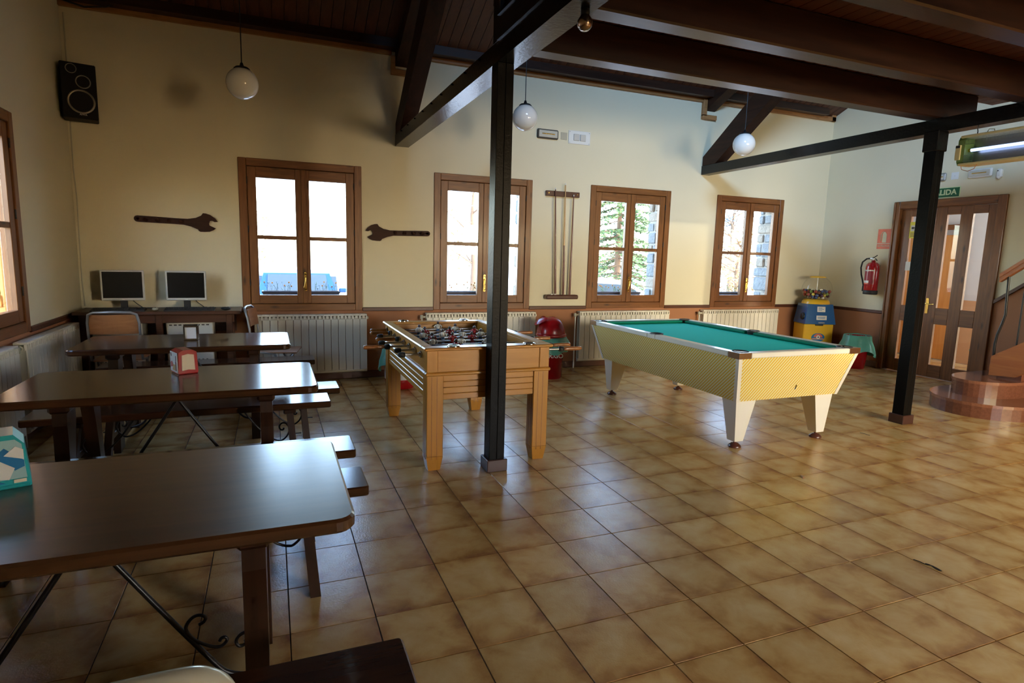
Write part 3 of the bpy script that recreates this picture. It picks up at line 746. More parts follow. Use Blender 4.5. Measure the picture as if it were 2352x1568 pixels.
# ------------------------------------------------------------------ tables and benches
def rounded(hx, hy, r, n=5):
    out = []
    for sx, sy, a0 in ((1, -1, -90), (1, 1, 0), (-1, 1, 90), (-1, -1, 180)):
        for k in range(n + 1):
            a = R(a0 + 90 * k / n); out.append((sx * (hx - r) + r * math.cos(a), sy * (hy - r) + r * math.sin(a)))
    return out
def slab(hx, hy, r, z0, z1, e=.008, n=5):
    o = rounded(hx, hy, r, n); i = rounded(hx - e, hy - e, max(r - e, .004), n); k = len(o); mb = MB()
    V = [(x, y, z0) for x, y in i] + [(x, y, z0 + e) for x, y in o] + [(x, y, z1 - e) for x, y in o] + [(x, y, z1) for x, y in i]
    F = [tuple(range(k - 1, -1, -1)), tuple(range(3 * k, 4 * k))]
    mb.add(V, F)
    for l in range(3): mb.add(V, [(l * k + a, l * k + (a + 1) % k, (l + 1) * k + (a + 1) % k, (l + 1) * k + a) for a in range(k)])
    return mb
def curl(c, r0, r1, a0, a1, plane='xz', n=14):
    pts = []
    for k in range(n + 1):
        t = k / n; a = R(a0 + (a1 - a0) * t); r = r0 + (r1 - r0) * t
        pts.append((c[0] + r * math.cos(a), c[1], c[2] + r * math.sin(a)))
    return pts
TL, TW = 1.47, .76
def make_table():
    t = thing('wooden_table', 'x', 'table')
    slab(TL / 2, TW / 2, .055, .708, .75).build('table_top', M['table_x'], t)
    for s_ in (-1, 1):
        xc = s_ * (TL / 2 - .27)
        MB().box(xc - .045, xc + .045, -.31, .31, .662, .708, ch=.012).build('cleat', M['leg_wood'], t)
        for sy in (-1, 1):
            o = [(.15, .665), (.155, .60), (.185, .50), (.215, .36), (.24, .20), (.255, .0), (.335, .0), (.33, .12), (.315, .28), (.30, .42), (.295, .52), (.30, .60), (.29, .665)]
            MB().prism([(sy * a, b) for a, b in o], xc - .031, xc + .031, 'yz').build('leg', M['leg_wood'], t)
        MB().box(xc - .022, xc + .022, -.27, .27, .045, .10, ch=.006).build('stretcher', M['leg_wood'], t)
        st_ = MB().tube(smooth([(-s_ * .04, s_ * .012, .706), (0, s_ * .012, .637), (s_ * .155, s_ * .008, .395), (s_ * .31, 0, .165), (s_ * .365, 0, .098), (xc - s_ * .02, 0, .072)], 5), .0085, 8)
        so = st_.build('iron_stay', M['iron'], t)
        raw = [(55, -75), (90, -95), (100, -125), (70, -150), (30, -150), (-5, -125), (-30, -85), (-32, -50), (-10, 0), (30, 50), (80, 90), (140, 125), (190, 135), (225, 115), (240, 85), (225, 65), (200, 70), (190, 90)]
        MB().tube(smooth([(s_ * (.262 + a_ * .000425), 0, .255 - b_ * .000425) for a_, b_ in raw], 3), .0055, 6).build('scroll', M['iron'], so)
        raw = [(0, 0), (-50, -12), (-90, 10), (-110, 50), (-95, 90), (-65, 95), (-40, 75), (-45, 50)]
        MB().tube(smooth([(xc - s_ * .028 + s_ * a_ * .000425, 0, .225 - b_ * .000425) for a_, b_ in raw], 3), .0055, 6).build('scroll', M['iron'], so)
    return t
BL = 1.76; BWID = .27
def make_bench():
    b = thing('wooden_bench', 'x', 'bench')
    slab(BL / 2, BWID / 2, .014, .405, .45, .006, 2).build('seat', M['table_mid'], b)
    for s_ in (-1, 1):
        xc = s_ * (BL / 2 - .27)
        MB().box(xc - .04, xc + .04, -.11, .11, .37, .405, ch=.008).build('cleat', M['leg_wood'], b)
        for sy in (-1, 1):
            MB().hexa([(xc - .022 + s_ * .03, sy * .165 - .03, 0), (xc + .022 + s_ * .03, sy * .165 - .03, 0), (xc + .022 + s_ * .03, sy * .165 + .03, 0), (xc - .022 + s_ * .03, sy * .165 + .03, 0),
                       (xc - .022, sy * .075 - .03, .38), (xc + .022, sy * .075 - .03, .38), (xc + .022, sy * .075 + .03, .38), (xc - .022, sy * .075 + .03, .38)]).build('leg', M['leg_wood'], b)
        MB().box(xc - .012 + s_ * .016, xc + .012 + s_ * .016, -.12, .12, .16, .20, ch=.004).build('stretcher', M['leg_wood'], b)
        pts = bez((xc - s_ * .30, 0, .40), (xc - s_ * .22, 0, .27), (xc - s_ * .12, 0, .14), (xc - s_ * .05, 0, .16), 10)[:-1] + \
            [Vector((xc - s_ * a, 0, z)) for a, z in ((.05, .16), (.018, .19), (.004, .235), (.022, .275), (.05, .282), (.068, .262), (.062, .238), (.045, .234), (.040, .248))]
        MB().tube(pts[:8] + smooth(pts[8:], 4), .006, 7).build('iron_stay', M['iron'], b)
        MB().cyl((xc + s_ * .01, 0, .20), (xc + s_ * .075, 0, .20), .004, n=8).build('bolt', M['iron'], b)
    return b
t0 = make_table(); b0 = make_bench()
tabs = [(-.235, 3.305, 'dark wooden table holding the chrome napkin holder'), (-.135, 1.755, 'dark wooden table holding the red napkin holder'),
        (-.155, .035, 'dark wooden table holding the teal napkin holder')]
for k, (xr, yc, lab) in enumerate(tabs):
    o = t0 if k == 0 else copy_tree(t0)
    if k != 1:
        for ch in o.children:
            if ch.name.startswith('table_top'): ch.data = ch.data.copy(); ch.data.materials[0] = M['table_mid' if k == 0 else 'table_rough']
    o.location = (xr - TL / 2, yc, 0); tag(o, lab, 'table', 'long dark wooden tables')
bens = [(.0, 4.02, 'dark wooden bench between the computer desk and the first table'), (.10, 2.755, 'dark wooden bench on the near side of the table with the chrome napkin holder'),
        (.0, 2.36, 'dark wooden bench on the far side of the table with the red napkin holder'), (.03, 1.27, 'dark wooden bench on the near side of the table with the red napkin holder'),
        (.02, .75, 'dark wooden bench on the far side of the table with the teal napkin holder'), (-.055, -.605, 'dark wooden bench on the near side of the table with the teal napkin holder')]
for k, (xr, yc, lab) in enumerate(bens):
    o = b0 if k == 0 else copy_tree(b0)
    o.location = (xr - BL / 2, yc, 0); tag(o, lab, 'bench', 'dark wooden benches')

# napkin holders
rn = thing('napkin_holder', 'red plastic napkin holder with a picture on its side', 'napkin holder', (-.848, 1.945, .75), R(24), 'napkin holders on the tables')
W_, D_, H_ = .10, .13, .145
prof = [(-W_ / 2, .004), (W_ / 2, .004), (W_ / 2 + .004, .01), (W_ / 2 - .001, H_ - .018), (.025, H_ - .004), (-.025, H_ - .004), (-W_ / 2 + .001, H_ - .018), (-W_ / 2 - .004, .01)]
MB().prism(prof, -D_ / 2, D_ / 2, 'xz').build('case', M['red'], rn)
MB().box(-W_ / 2 - .002, W_ / 2 + .002, -D_ / 2 - .002, D_ / 2 + .002, 0, .008, ch=.003).build('base', M['red'], rn)
MB().prism([(-.034, .022), (0, .027), (.036, .022), (.032, .112), (0, .118), (-.032, .112)], -D_ / 2 - .003, -D_ / 2 + .002, 'xz').build('napkins', M['napkin'], rn)
pk = MB().box(-W_ / 2 - .0065, -W_ / 2 - .0035, -D_ / 2 + .006, D_ / 2 - .006, .012, .126).build('picture', M['paper'], rn)
M['print_brown'] = pm('print_brown', (.12, .045, .03), .4); M['print_gold'] = pm('print_gold', (.62, .36, .08), .4); M['print_redf'] = pm('print_food_red', (.50, .06, .03), .4)
xq = -W_ / 2 - .0075
MB().box(xq, xq + .002, -.048, -.030, .020, .072).box(xq, xq + .002, -.044, -.034, .072, .108).build('print', M['print_brown'], pk)
MB().box(xq, xq + .002, -.028, .01, .02, .055).box(xq, xq + .002, -.02, .02, .02, .035).build('print', M['print_gold'], pk)
MB().prism([(.012, .04), (.05, .035), (.054, .06), (.03, .072), (.012, .06)], xq, xq + .002, 'yz').build('print', M['print_redf'], pk)
MB().prism([(.03, .10), (.045, .10), (.048, .118), (.034, .12)], xq, xq + .002, 'yz').build('print', M['print_brown'], pk)

cn = thing('napkin_holder', 'chrome metal napkin holder on the table closest to the desk', 'napkin holder', (-.964, 3.335, .75), 0, 'napkin holders on the tables')
h = .118
MB().box(-.05, .05, -.045, .045, 0, .006, ch=.002).box(-.05, .05, -.045, .045, h - .006, h, ch=.002).box(-.05, -.046, -.045, .045, .006, h - .006).box(.046, .05, -.045, .045, .006, h - .006).build('case', M['chrome'], cn)
MB().box(-.05, -.040, -.048, -.044, .004, h - .004).box(.040, .05, -.048, -.044, .004, h - .004).box(-.04, .04, -.048, -.044, .004, .014).box(-.04, .04, -.048, -.044, h - .014, h - .004).build('face_frame', M['chrome'], cn)
MB().box(-.044, .044, -.042, .042, .008, h - .010).build('napkins', M['napkin_white'], cn)

tn = thing('napkin_holder', 'teal napkin holder with blue and white print at the table edge', 'napkin holder', (-1.138, .225, .75), R(18), 'napkin holders on the tables')
W_, D_, H_ = .135, .11, .165
prof = [(-W_ / 2, .004), (W_ / 2, .004), (W_ / 2 + .004, .012), (W_ / 2 - .006, H_ - .03), (W_ / 2 - .03, H_), (-W_ / 2 + .03, H_), (-W_ / 2 + .006, H_ - .03), (-W_ / 2 - .004, .012)]
MB().prism(prof, -D_ / 2, D_ / 2, 'xz').build('case', M['teal'], tn)
MB().box(-W_ / 2 - .004, W_ / 2 + .004, -D_ / 2 - .003, D_ / 2 + .003, 0, .014, ch=.004).build('base', M['teal'], tn)
fp = MB().prism([(-.062, .03), (.062, .03), (.055, .134), (.04, .150), (-.04, .150), (-.055, .134)], -D_ / 2 - .003, -D_ / 2, 'xz').build('print_panel', M['pale_teal'], tn)
y_ = -D_ / 2
MB().prism([(.012, .105), (.04, .13), (.058, .118), (.058, .088)], y_ - .006, y_ - .003, 'xz').build('print', M['paper'], fp)
MB().prism([(-.012, .105), (.014, .128), (.058, .084), (.058, .066), (.035, .056)], y_ - .005, y_ - .003, 'xz').build('print', M['print_blue'], fp)
MB().prism([(-.05, .085), (0, .092), (.035, .064), (.02, .030), (-.01, .036), (-.05, .06)], y_ - .0055, y_ - .003, 'xz').build('print', M['paper'], fp)
MB().prism([(-.06, .02), (.01, .02), (-.05, .052), (-.06, .056)], y_ - .006, y_ - .003, 'xz').build('print', M['print_blue'], fp)
MB().prism([(-.055, .10), (-.018, .108), (-.03, .086), (-.055, .086)], y_ - .006, y_ - .003, 'xz').build('print', M['sticker_yellow'], fp)
MB().prism([(.03, .018), (.06, .018), (.06, .028), (.03, .028)], y_ - .006, y_ - .003, 'xz').build('print', M['napkin'], fp)

# ------------------------------------------------------------------ computer desk
DZT = .855
dk = thing('computer_desk', 'dark wooden computer desk in the corner below the wrench rack', 'desk', (0, 0, 0))
MB().box(-2.08, -.66, 4.60, 5.06, DZT - .035, DZT, ch=.005).build('desk_top', M['desk_wood'], dk)
MB().box(-2.04, -.72, 4.98, 5.01, DZT - .25, DZT - .035).build('back_panel', M['desk_wood'], dk)
MB().box(-2.04, -.72, 4.66, 4.685, DZT - .12, DZT - .035, ch=.003).build('apron', M['desk_wood'], dk)
for x in (-2.04, -1.42, -.80): MB().box(x, x + .06, 4.65, 5.0, 0, DZT - .035, ch=.005).build('leg_panel', M['desk_wood'], dk)
def monitor(x, y, rz, label):
    m_ = thing('computer_monitor', label, 'monitor', (x, y, DZT), rz, 'computer monitors')
    w, h, t = .365, .297, .03; z0 = .085
    MB().box(-w / 2, w / 2, -t, 0, z0, z0 + h, ch=.006).build('bezel', M['silver_plastic'], m_)
    MB().box(-w / 2 + .018, w / 2 - .018, -t - .0015, -t + .002, z0 + .026, z0 + h - .016).build('screen', M['black_gloss'], m_)
    MB().box(-.11, .11, 0, .035, z0 + .05, z0 + h - .05, ch=.015).build('rear_cover', M['black'], m_)
    MB().box(-.03, .03, -.005, .02, .012, z0 + .06, ch=.004).build('neck', M['black'], m_)
    MB().lathe([(.11, 0), (.11, .008), (.03, .016), (0, .016)], (0, .0, 0), 24).build('foot', M['black'], m_)
    MB().box(-.012, .012, -t - .002, -t, z0 + .008, z0 + .015).build('logo_plate', M['white'], m_)
    MB().tube([(.02, .03, .14), (.10, .05, .05), (.16, .02, .006), (.26, .0, .005)], .004, 6).build('cable', M['black'], m_)
monitor(-1.715, 4.885, R(6), 'computer monitor with silver frame closest to the corner')
monitor(-1.165, 4.885, R(1), 'computer monitor with silver frame closest to the window')
def keyboard(x, y, label):
    k = thing('keyboard', label, 'keyboard', (x, y, DZT), R(2), 'black keyboards')
    MB().hexa([(-.22, -.075, 0), (.22, -.075, 0), (.22, .075, 0), (-.22, .075, 0), (-.22, -.075, .012), (.22, -.075, .012), (.22, .075, .024), (-.22, .075, .024)]).build('body', M['black'], k)
    kb = MB()
    for r_ in range(5):
        for c in range(20):
            if c in (14, 17) and r_ > 0: continue
            x0 = -.212 + c * .0213; y0 = -.065 + r_ * .026; z0 = .012 + .012 * (y0 + .075 + .012) / .15
            kb.box(x0, x0 + .018, y0, y0 + .021, z0, z0 + .007)
    tag(kb.build('keys', M['rubber'], k), kind='stuff')
keyboard(-1.72, 4.678, 'black keyboard in front of the monitor in the corner'); keyboard(-1.12, 4.685, 'black keyboard in front of the monitor by the window')
def mouse(x, y, mat, label, rz):
    m_ = thing('computer_mouse', label, 'mouse', (x, y, DZT), rz, 'computer mice')
    MB().sphere((0, 0, .0165), .03, 16, 10, 0, (1, 1.75, .55)).build('shell', mat, m_)
    MB().box(-.003, .003, -.035, -.02, .028, .0345, ch=.001).build('wheel', M['rubber'], m_)
mouse(-1.42, 4.69, M['cream_plastic'], 'cream computer mouse between the two keyboards', R(10)); mouse(-.80, 4.69, M['black'], 'black computer mouse at the end of the desk', R(60))
for x, lab in ((-1.96, 'white slotted heater cabinet under the desk next to the corner'), (-1.345, 'white slotted heater cabinet under the desk by the window')):
    hc = thing('heater_cabinet', lab, 'heater', (x, 4.72, 0), 0, 'white cabinets under the desk')
    MB().box(0, .42, 0, .25, .02, .735, ch=.008).build('case', M['radiator'], hc)
    for k in range(9): MB().box(.03 + k * .041, .056 + k * .041, -.002, .006, .700, .712).build('slot', M['rad_dark'], hc)
    gr = MB()
    for a in range(9):
        for b in range(7): gr.box(.05 + a * .037, .066 + a * .037, -.002, .004, .14 + b * .034, .156 + b * .034)
    tag(gr.build('perforated_holes', M['rad_dark'], hc), kind='stuff')
    for k in (.05, .34): MB().box(k, k + .03, .05, .2, 0, .022).build('foot', M['black'], hc)
def school_chair(x, y, rz, label):
    """local: faces +y, back at -y"""
    c = thing('school_chair', label, 'chair', (x, y, 0), rz, 'plywood school chairs')
    MB().prism([(-.19, -.18), (.19, -.18), (.20, .19), (-.20, .19)], .445, .457, 'xy').build('seat', M['ply'], c)
    n = 10; V = []; 
    for k in range(n + 1):
        u = -1 + 2 * k / n; yy = -.235 - .03 * (1 - u * u)
        for zz, ins in ((.70, 1.0), (.74, 1.0), (.84, 1.0), (.872, .93)):
            for t_ in (0, .011): V.append((u * .185 * ins, yy - t_ - (zz - .70) * .12, zz))
    mb = MB(); F = []
    for k in range(n):
        a = k * 8; b = a + 8
        for l in range(3): F.append((a + 2 * l, b + 2 * l, b + 2 * l + 2, a + 2 * l + 2)); F.append((a + 2 * l + 1, a + 2 * l + 3, b + 2 * l + 3, b + 2 * l + 1))
        F.append((a, a + 1, b + 1, b)); F.append((a + 6, b + 6, b + 7, a + 7))
    F.append((0, 2, 4, 6, 7, 5, 3, 1)); e = n * 8; F.append((e, e + 1, e + 3, e + 5, e + 7, e + 6, e + 4, e + 2))
    mb.add(V, F); mb.build('backrest', M['ply'], c)
    tp = [(-.195, .17, .0), (-.195, -.02, .44), (-.195, -.20, .46), (-.195, -.235, .60), (-.195, -.262, .80), (-.18, -.285, .875), (-.14, -.30, .895), (0, -.31, .90), (.14, -.30, .895), (.18, -.285, .875), (.195, -.262, .80), (.195, -.235, .60), (.195, -.20, .46), (.195, -.02, .44), (.195, .17, .0)]
    MB().tube(tp, .011, 8).build('back_frame', M['grey_tube'], c)
    for s_ in (-1, 1):
        MB().tube([(s_ * .195, -.24, 0), (s_ * .19, .02, .30), (s_ * .185, .16, .435)], .011, 8).build('leg', M['grey_tube'], c)
    MB().tube([(-.19, .10, .25), (.19, .10, .25)], .008, 8).build('stretcher', M['grey_tube'], c)
    return c
school_chair(-1.66, 4.42, 0, 'school chair with plywood back facing the computer desk')
school_chair(-.30, 4.55, R(-100), 'school chair turned sideways at the end of the computer desk')
# cream tubular chair cut by the lower picture edge
cc = thing('cream_chair', 'cream tubular chair back at the bottom edge of the picture', 'chair', (-.655, -1.02, 0), R(187))
MB().tube(smooth([(-.22, .02, 0), (-.22, -.02, .45), (-.22, -.05, .68), (-.212, -.056, .742), (-.185, -.06, .772), (-.14, -.062, .782), (0, -.066, .786), (.14, -.062, .782), (.185, -.06, .772), (.212, -.056, .742), (.22, -.05, .68), (.22, -.02, .45), (.22, .02, 0)], 5), .022, 14).build('back_frame', M['cream_plastic'], cc)
slab(.22, .21, .05, .435, .46, .008).build('seat', M['cream_plastic'], cc, (0, .20, 0))
for s_ in (-1, 1): MB().tube([(s_ * .2, .39, 0), (s_ * .2, .37, .44)], .016, 10).build('leg', M['cream_plastic'], cc)
for k in range(3): MB().tube([(-.215, -.04, .54 + k * .07), (.215, -.04, .54 + k * .07)], .009, 8).build('back_slat', M['cream_plastic'], cc)

# ------------------------------------------------------------------ football table
FX0, FX1, FY0, FY1, FZ = .585, 1.485, 1.86, 3.42, .86
fo = thing('football_table', 'honey wood football table with steel rods behind the front column', 'football table', (0, 0, 0))
bz, by_, bx_ = M['beech_z'], M['beech_y'], M['beech_x']
LW = .115
for x in (FX0, FX1 - LW):
    for y in (FY0, FY1 - LW):
        lg = MB().box(x, x + LW, y, y + LW, .10, .67, ch=.004); e = .016
        lg.hexa([(x + e, y + e, 0), (x + LW - e, y + e, 0), (x + LW - e, y + LW - e, 0), (x + e, y + LW - e, 0), (x, y, .10), (x + LW, y, .10), (x + LW, y + LW, .10), (x, y + LW, .10)])
        lo = lg.build('leg', bz, fo)
        for f_ in (.30, .62):     # raised fillets leave two upright grooves in each face
            MB().box(x + LW * f_ - .002, x + LW * f_ + .002, y - .0012, y + .004, .08, .66).build('groove', M['handle_wood'], lo)
            MB().box(x - .0012, x + .004, y + LW * f_ - .002, y + LW * f_ + .002, .08, .66).build('groove', M['handle_wood'], lo)
# lower apron boards, four to a side with open joints
def apron(x0, x1, y0, y1, along):
    for k in range(4):
        z0 = .495 + k * .0425
        b = MB().box(x0, x1, y0, y1, z0 + .0005, z0 + .0420, ch=.0035); b.build('apron_board', bx_ if along == 'x' else by_, fo)
apron(FX0 + LW, FX1 - LW, FY0 + .012, FY0 + .035, 'x'); apron(FX0 + LW, FX1 - LW, FY1 - .035, FY1 - .012, 'x')
apron(FX0 + .012, FX0 + .035, FY0 + LW, FY1 - LW, 'y'); apron(FX1 - .035, FX1 - .012, FY0 + LW, FY1 - LW, 'y')
e = .012
for nm, bxs, mt in (('moulding', (FX0 - e, FX1 + e, FY0 - e, FY0 + .03), bx_), ('moulding', (FX0 - e, FX1 + e, FY1 - .03, FY1 + e), bx_), ('moulding', (FX0 - e, FX0 + .03, FY0 + .03, FY1 - .03), by_), ('moulding', (FX1 - .03, FX1 + e, FY0 + .03, FY1 - .03), by_)):
    MB().box(*bxs, .665, .69, ch=.008).build(nm, mt, fo)
# upper box: corner posts and panels
for x in (FX0, FX1 - .075):
    for y in (FY0, FY1 - .075): MB().box(x, x + .075, y, y + .075, .69, FZ - .022, ch=.003).build('corner_post', bz, fo)
MB().box(FX0 + .075, FX1 - .075, FY0 + .006, FY0 + .05, .69, FZ - .022, ch=.002).build('end_panel', bx_, fo); MB().box(FX0 + .075, FX1 - .075, FY1 - .05, FY1 - .006, .69, FZ - .022, ch=.002).build('end_panel', bx_, fo)
MB().box(FX0 + .006, FX0 + .05, FY0 + .075, FY1 - .075, .69, FZ - .022, ch=.002).build('side_panel', by_, fo); MB().box(FX1 - .05, FX1 - .006, FY0 + .075, FY1 - .075, .69, FZ - .022, ch=.002).build('side_panel', by_, fo)
o_ = .022; rw = .085
for bxs, mt in (((FX0 - o_, FX1 + o_, FY0 - o_, FY0 + rw), bx_), ((FX0 - o_, FX1 + o_, FY1 - rw, FY1 + o_), bx_), ((FX0 - o_, FX0 + .055, FY0 + rw, FY1 - rw), by_), ((FX1 - .055, FX1 + o_, FY0 + rw, FY1 - rw), by_)):
    MB().box(*bxs, FZ - .022, FZ, ch=.007).build('top_rim', mt, fo)
MB().box(FX0 + .05, FX1 - .05, FY0 + .05, FY1 - .05, .655, .672).build('playing_field', M['field'], fo)
for x, y in ((.745, 3.43), (1.32, 3.43), (.775, 1.885), (1.335, 1.885)):
    MB().lathe([(.045, 0), (.045, .006), (.042, .010), (.034, .010), (.030, .004), (0, .004)], (x, y - .02 if y > 2 else y, FZ), 20).build('ash_tray', M['chrome'], fo)
for y in (2.35, 2.75): MB().box(FX0 - .016, FX0 - .012, y, y + .06, .655, .667).build('lock_plate', M['steel'], fo)
def figure_mesh(team):
    mb = MB()
    mb.sphere((0, 0, .058), .014, 10, 8, 0)                                            # head
    mb.lathe([(.010, .0), (.019, .012), (.021, .030), (.015, .043), (.006, .048)], (0, 0, 0), 10, 1)   # torso
    mb.lathe([(.017, -.012), (.018, .0), (.014, .004)], (0, 0, 0), 10, 2)
    for s_ in (-1, 1):
        mb.tube([(s_ * .017, 0, .040), (s_ * .034, -.004, .026), (s_ * .026, -.010, .010)], [.007, .006, .005], 6, 1)
    mb.hexa([(-.010, -.010, -.10), (.010, -.010, -.10), (.010, .012, -.10), (-.010, .012, -.10), (-.013, -.008, -.01), (.013, -.008, -.01), (.013, .008, -.01), (-.013, .008, -.01)], 2)
    return mb.mesh('player_figure', [M['skin_fig'], M['fig_red'] if team else M['fig_white'], M['fig_red'] if team else M['fig_blue']])
FR, FWH = figure_mesh(1), figure_mesh(0)
hh = MB().lathe([(.010, 0), (.0145, .012), (.0155, .05), (.0145, .10), (.016, .135), (.013, .152), (0, .156)], (0, 0, 0), 14).mesh('handle', M['handle_wood'])
fe = MB().lathe([(.010, -.04), (.020, -.036), (.0215, -.018), (.016, 0), (.010, .002)], (0, 0, 0), 14).mesh('ferrule', M['rubber'])
cap = MB().lathe([(.0, .0), (.017, .002), (.020, .02), (.016, .045), (.008, .05)], (0, 0, 0), 14).mesh('end_cap', M['rubber'])
cnt = [(1, 1), (2, 1), (3, 0), (4, 1), (4, 0), (3, 1), (2, 0), (1, 0)]     # figures on a rod, team
left_x = [.43, .44, .25, .39, .40, .44, .41, .44]; is_handle_left = [0, 0, 1, 0, 1, 0, 1, 1]
shift = [.0, .03, -.06, .05, -.02, .03, -.05, .02]
for k in range(8):
    y = 2.03 + k * .187; z = .79; hl = is_handle_left[k]
    xa = left_x[k] + (.15 if hl else .045); xb = FX1 + (.20 if not hl else .06)
    rod = MB().cyl((xa, y, z), (xb, y, z), .008, n=10).build('rod', M['steel'], fo)
    for xs_, dr in ((FX0, -1), (FX1, 1)):
        MB().cyl((xs_ + dr * .001, y, z), (xs_ + dr * .008, y, z), .024, n=14).cyl((xs_ + dr * .008, y, z), (xs_ + dr * .02, y, z), .014, n=12).build('bearing', M['steel'], rod)
    if hl:
        link('handle', hh, rod, (xa, y, z), (0, R(-90), 0)); link('ferrule', fe, rod, (xa, y, z), (0, R(-90), 0)); link('end_cap', cap, rod, (xb, y, z), (0, R(90), 0))
    else:
        link('end_cap', cap, rod, (xa, y, z), (0, R(-90), 0)); link('handle', hh, rod, (xb, y, z), (0, R(90), 0)); link('ferrule', fe, rod, (xb, y, z), (0, R(90), 0))
    n, team = cnt[k]; span = .66 / n
    for q in range(n):
        xx = FX0 + .12 + span * (q + .5) + shift[k] * (.4 if n > 3 else .8)
        link('player_figure', FR if team else FWH, rod, (xx, y, z), (R(random.uniform(-14, 14)), 0, 0))

# ------------------------------------------------------------------ pool table
PX0, PX1, PY0, PY1, PZ = 2.875, 4.155, 1.47, 3.73, .80
po = thing('pool_table', 'pool table with turquoise cloth and yellow striped sides', 'pool table', (0, 0, 0))
rw = .13; rt_ = .042
pw = M['pool_white']
def rail_piece(x0, x1, y0, y1): MB().box(x0, x1, y0, y1, PZ - rt_, PZ, ch=.006).build('rail', pw, po)
cl = .12
rail_piece(PX0 + cl, PX1 - cl, PY0, PY0 + .075); rail_piece(PX0 + cl, PX1 - cl, PY1 - .075, PY1)
rail_piece(PX0, PX0 + .075, PY0 + cl, (PY0 + PY1) / 2 - .06); rail_piece(PX0, PX0 + .075, (PY0 + PY1) / 2 + .06, PY1 - cl)
rail_piece(PX1 - .075, PX1, PY0 + cl, (PY0 + PY1) / 2 - .06); rail_piece(PX1 - .075, PX1, (PY0 + PY1) / 2 + .06, PY1 - cl)
for x, s_ in ((PX0, 1), (PX1, -1)):    # side pocket surround, kept flush with the rail
    MB().box(x, x + s_ * .055, (PY0 + PY1) / 2 - .06, (PY0 + PY1) / 2 + .06, PZ - rt_, PZ, ch=.004).build('rail', pw, po)
for x, sx in ((PX0, 1), (PX1, -1)):
    for y, sy in ((PY0, 1), (PY1, -1)):
        P = [(0, 0), (cl, 0), (cl, .05), (.05, cl), (0, cl)]
        MB().prism([(x + sx * a, y + sy * b) for a, b in P], PZ - rt_ - .003, PZ + .002, 'xy').build('corner_plate', M['corner_metal'], po)
ci = .075
def cushion(a, b, c, d):   # outer a-b, inner c-d (xy), wedge profile
    MB().hexa([(*a, PZ - .05), (*b, PZ - .05), (*d, PZ - .025), (*c, PZ - .025), (*a, PZ - .004), (*b, PZ - .004), (*d, PZ - .012), (*c, PZ - .012)]).build('cushion', M['cushion'], po)
ym = (PY0 + PY1) / 2
for y, sy in ((PY0, 1), (PY1, -1)):
    cushion((PX0 + .11, y + sy * ci), (PX1 - .11, y + sy * ci), (PX0 + .15, y + sy * rw), (PX1 - .15, y + sy * rw)) if sy > 0 else cushion((PX1 - .11, y + sy * ci), (PX0 + .11, y + sy * ci), (PX1 - .15, y + sy * rw), (PX0 + .15, y + sy * rw))
for x, sx in ((PX0, 1), (PX1, -1)):
    for ya, yb in ((PY0 + .11, ym - .055), (ym + .055, PY1 - .11)):
        ia = ya + (.04 if ya < ym else .015); ib = yb - (.015 if yb < ym else .04)
        if sx > 0: cushion((x + ci, yb), (x + ci, ya), (x + rw, ib), (x + rw, ia))
        else: cushion((x - ci, ya), (x - ci, yb), (x - rw, ia), (x - rw, ib))
MB().box(PX0 + .06, PX1 - .06, PY0 + .06, PY1 - .06, PZ - .060, PZ - .036).build('playing_cloth', M['cloth'], po)
for x, y in ((PX0 + .085, PY0 + .085), (PX1 - .085, PY0 + .085), (PX0 + .085, PY1 - .085), (PX1 - .085, PY1 - .085), (PX0 + .062, ym), (PX1 - .062, ym)):
    pk = MB().lathe([(.054, -.034), (.057, -.01), (.064, .003), (.056, .006), (.050, .0), (.048, -.028), (0, -.030)], (x, y, PZ), 22).build('pocket', M['rubber'], po)
# tapered cabinet: striped panels and white corner strips
tx, ty, bx2, by2 = .012, .012, .11, .11
zt, zb = PZ - rt_, .395
T = [(PX0 + tx, PY0 + ty), (PX1 - tx, PY0 + ty), (PX1 - tx, PY1 - ty), (PX0 + tx, PY1 - ty)]
Bq = [(PX0 + bx2, PY0 + by2), (PX1 - bx2 + .02, PY0 + by2), (PX1 - bx2 + .02, PY1 - by2), (PX0 + bx2, PY1 - by2)]
cabm = MB().hexa([(*p, zb) for p in Bq] + [(*p, zt) for p in T]); cabm.build('cabinet', M['stripes'], po)
for k in range(4):
    sx = 1 if k in (0, 3) else -1; sy = 1 if k in (0, 1) else -1; w = .030; o = .004
    (xb_, yb_), (xt_, yt_) = Bq[k], T[k]
    P = lambda x, y, z: [(x - sx * o, y - sy * o, z), (x + sx * w, y - sy * o, z), (x + sx * w, y + sy * .01, z), (x + sx * .01, y + sy * .01, z), (x + sx * .01, y + sy * w, z), (x - sx * o, y + sy * w, z)]
    b_ = P(xb_, yb_, zb - .004); t_ = P(xt_, yt_, zt); V = b_ + t_; n = 6
    F = [tuple(range(n)), tuple(range(n, 2 * n))] + [(q, (q + 1) % n, n + (q + 1) % n, n + q) for q in range(n)]
    MB().add(V, F).build('corner_strip', pw, po)
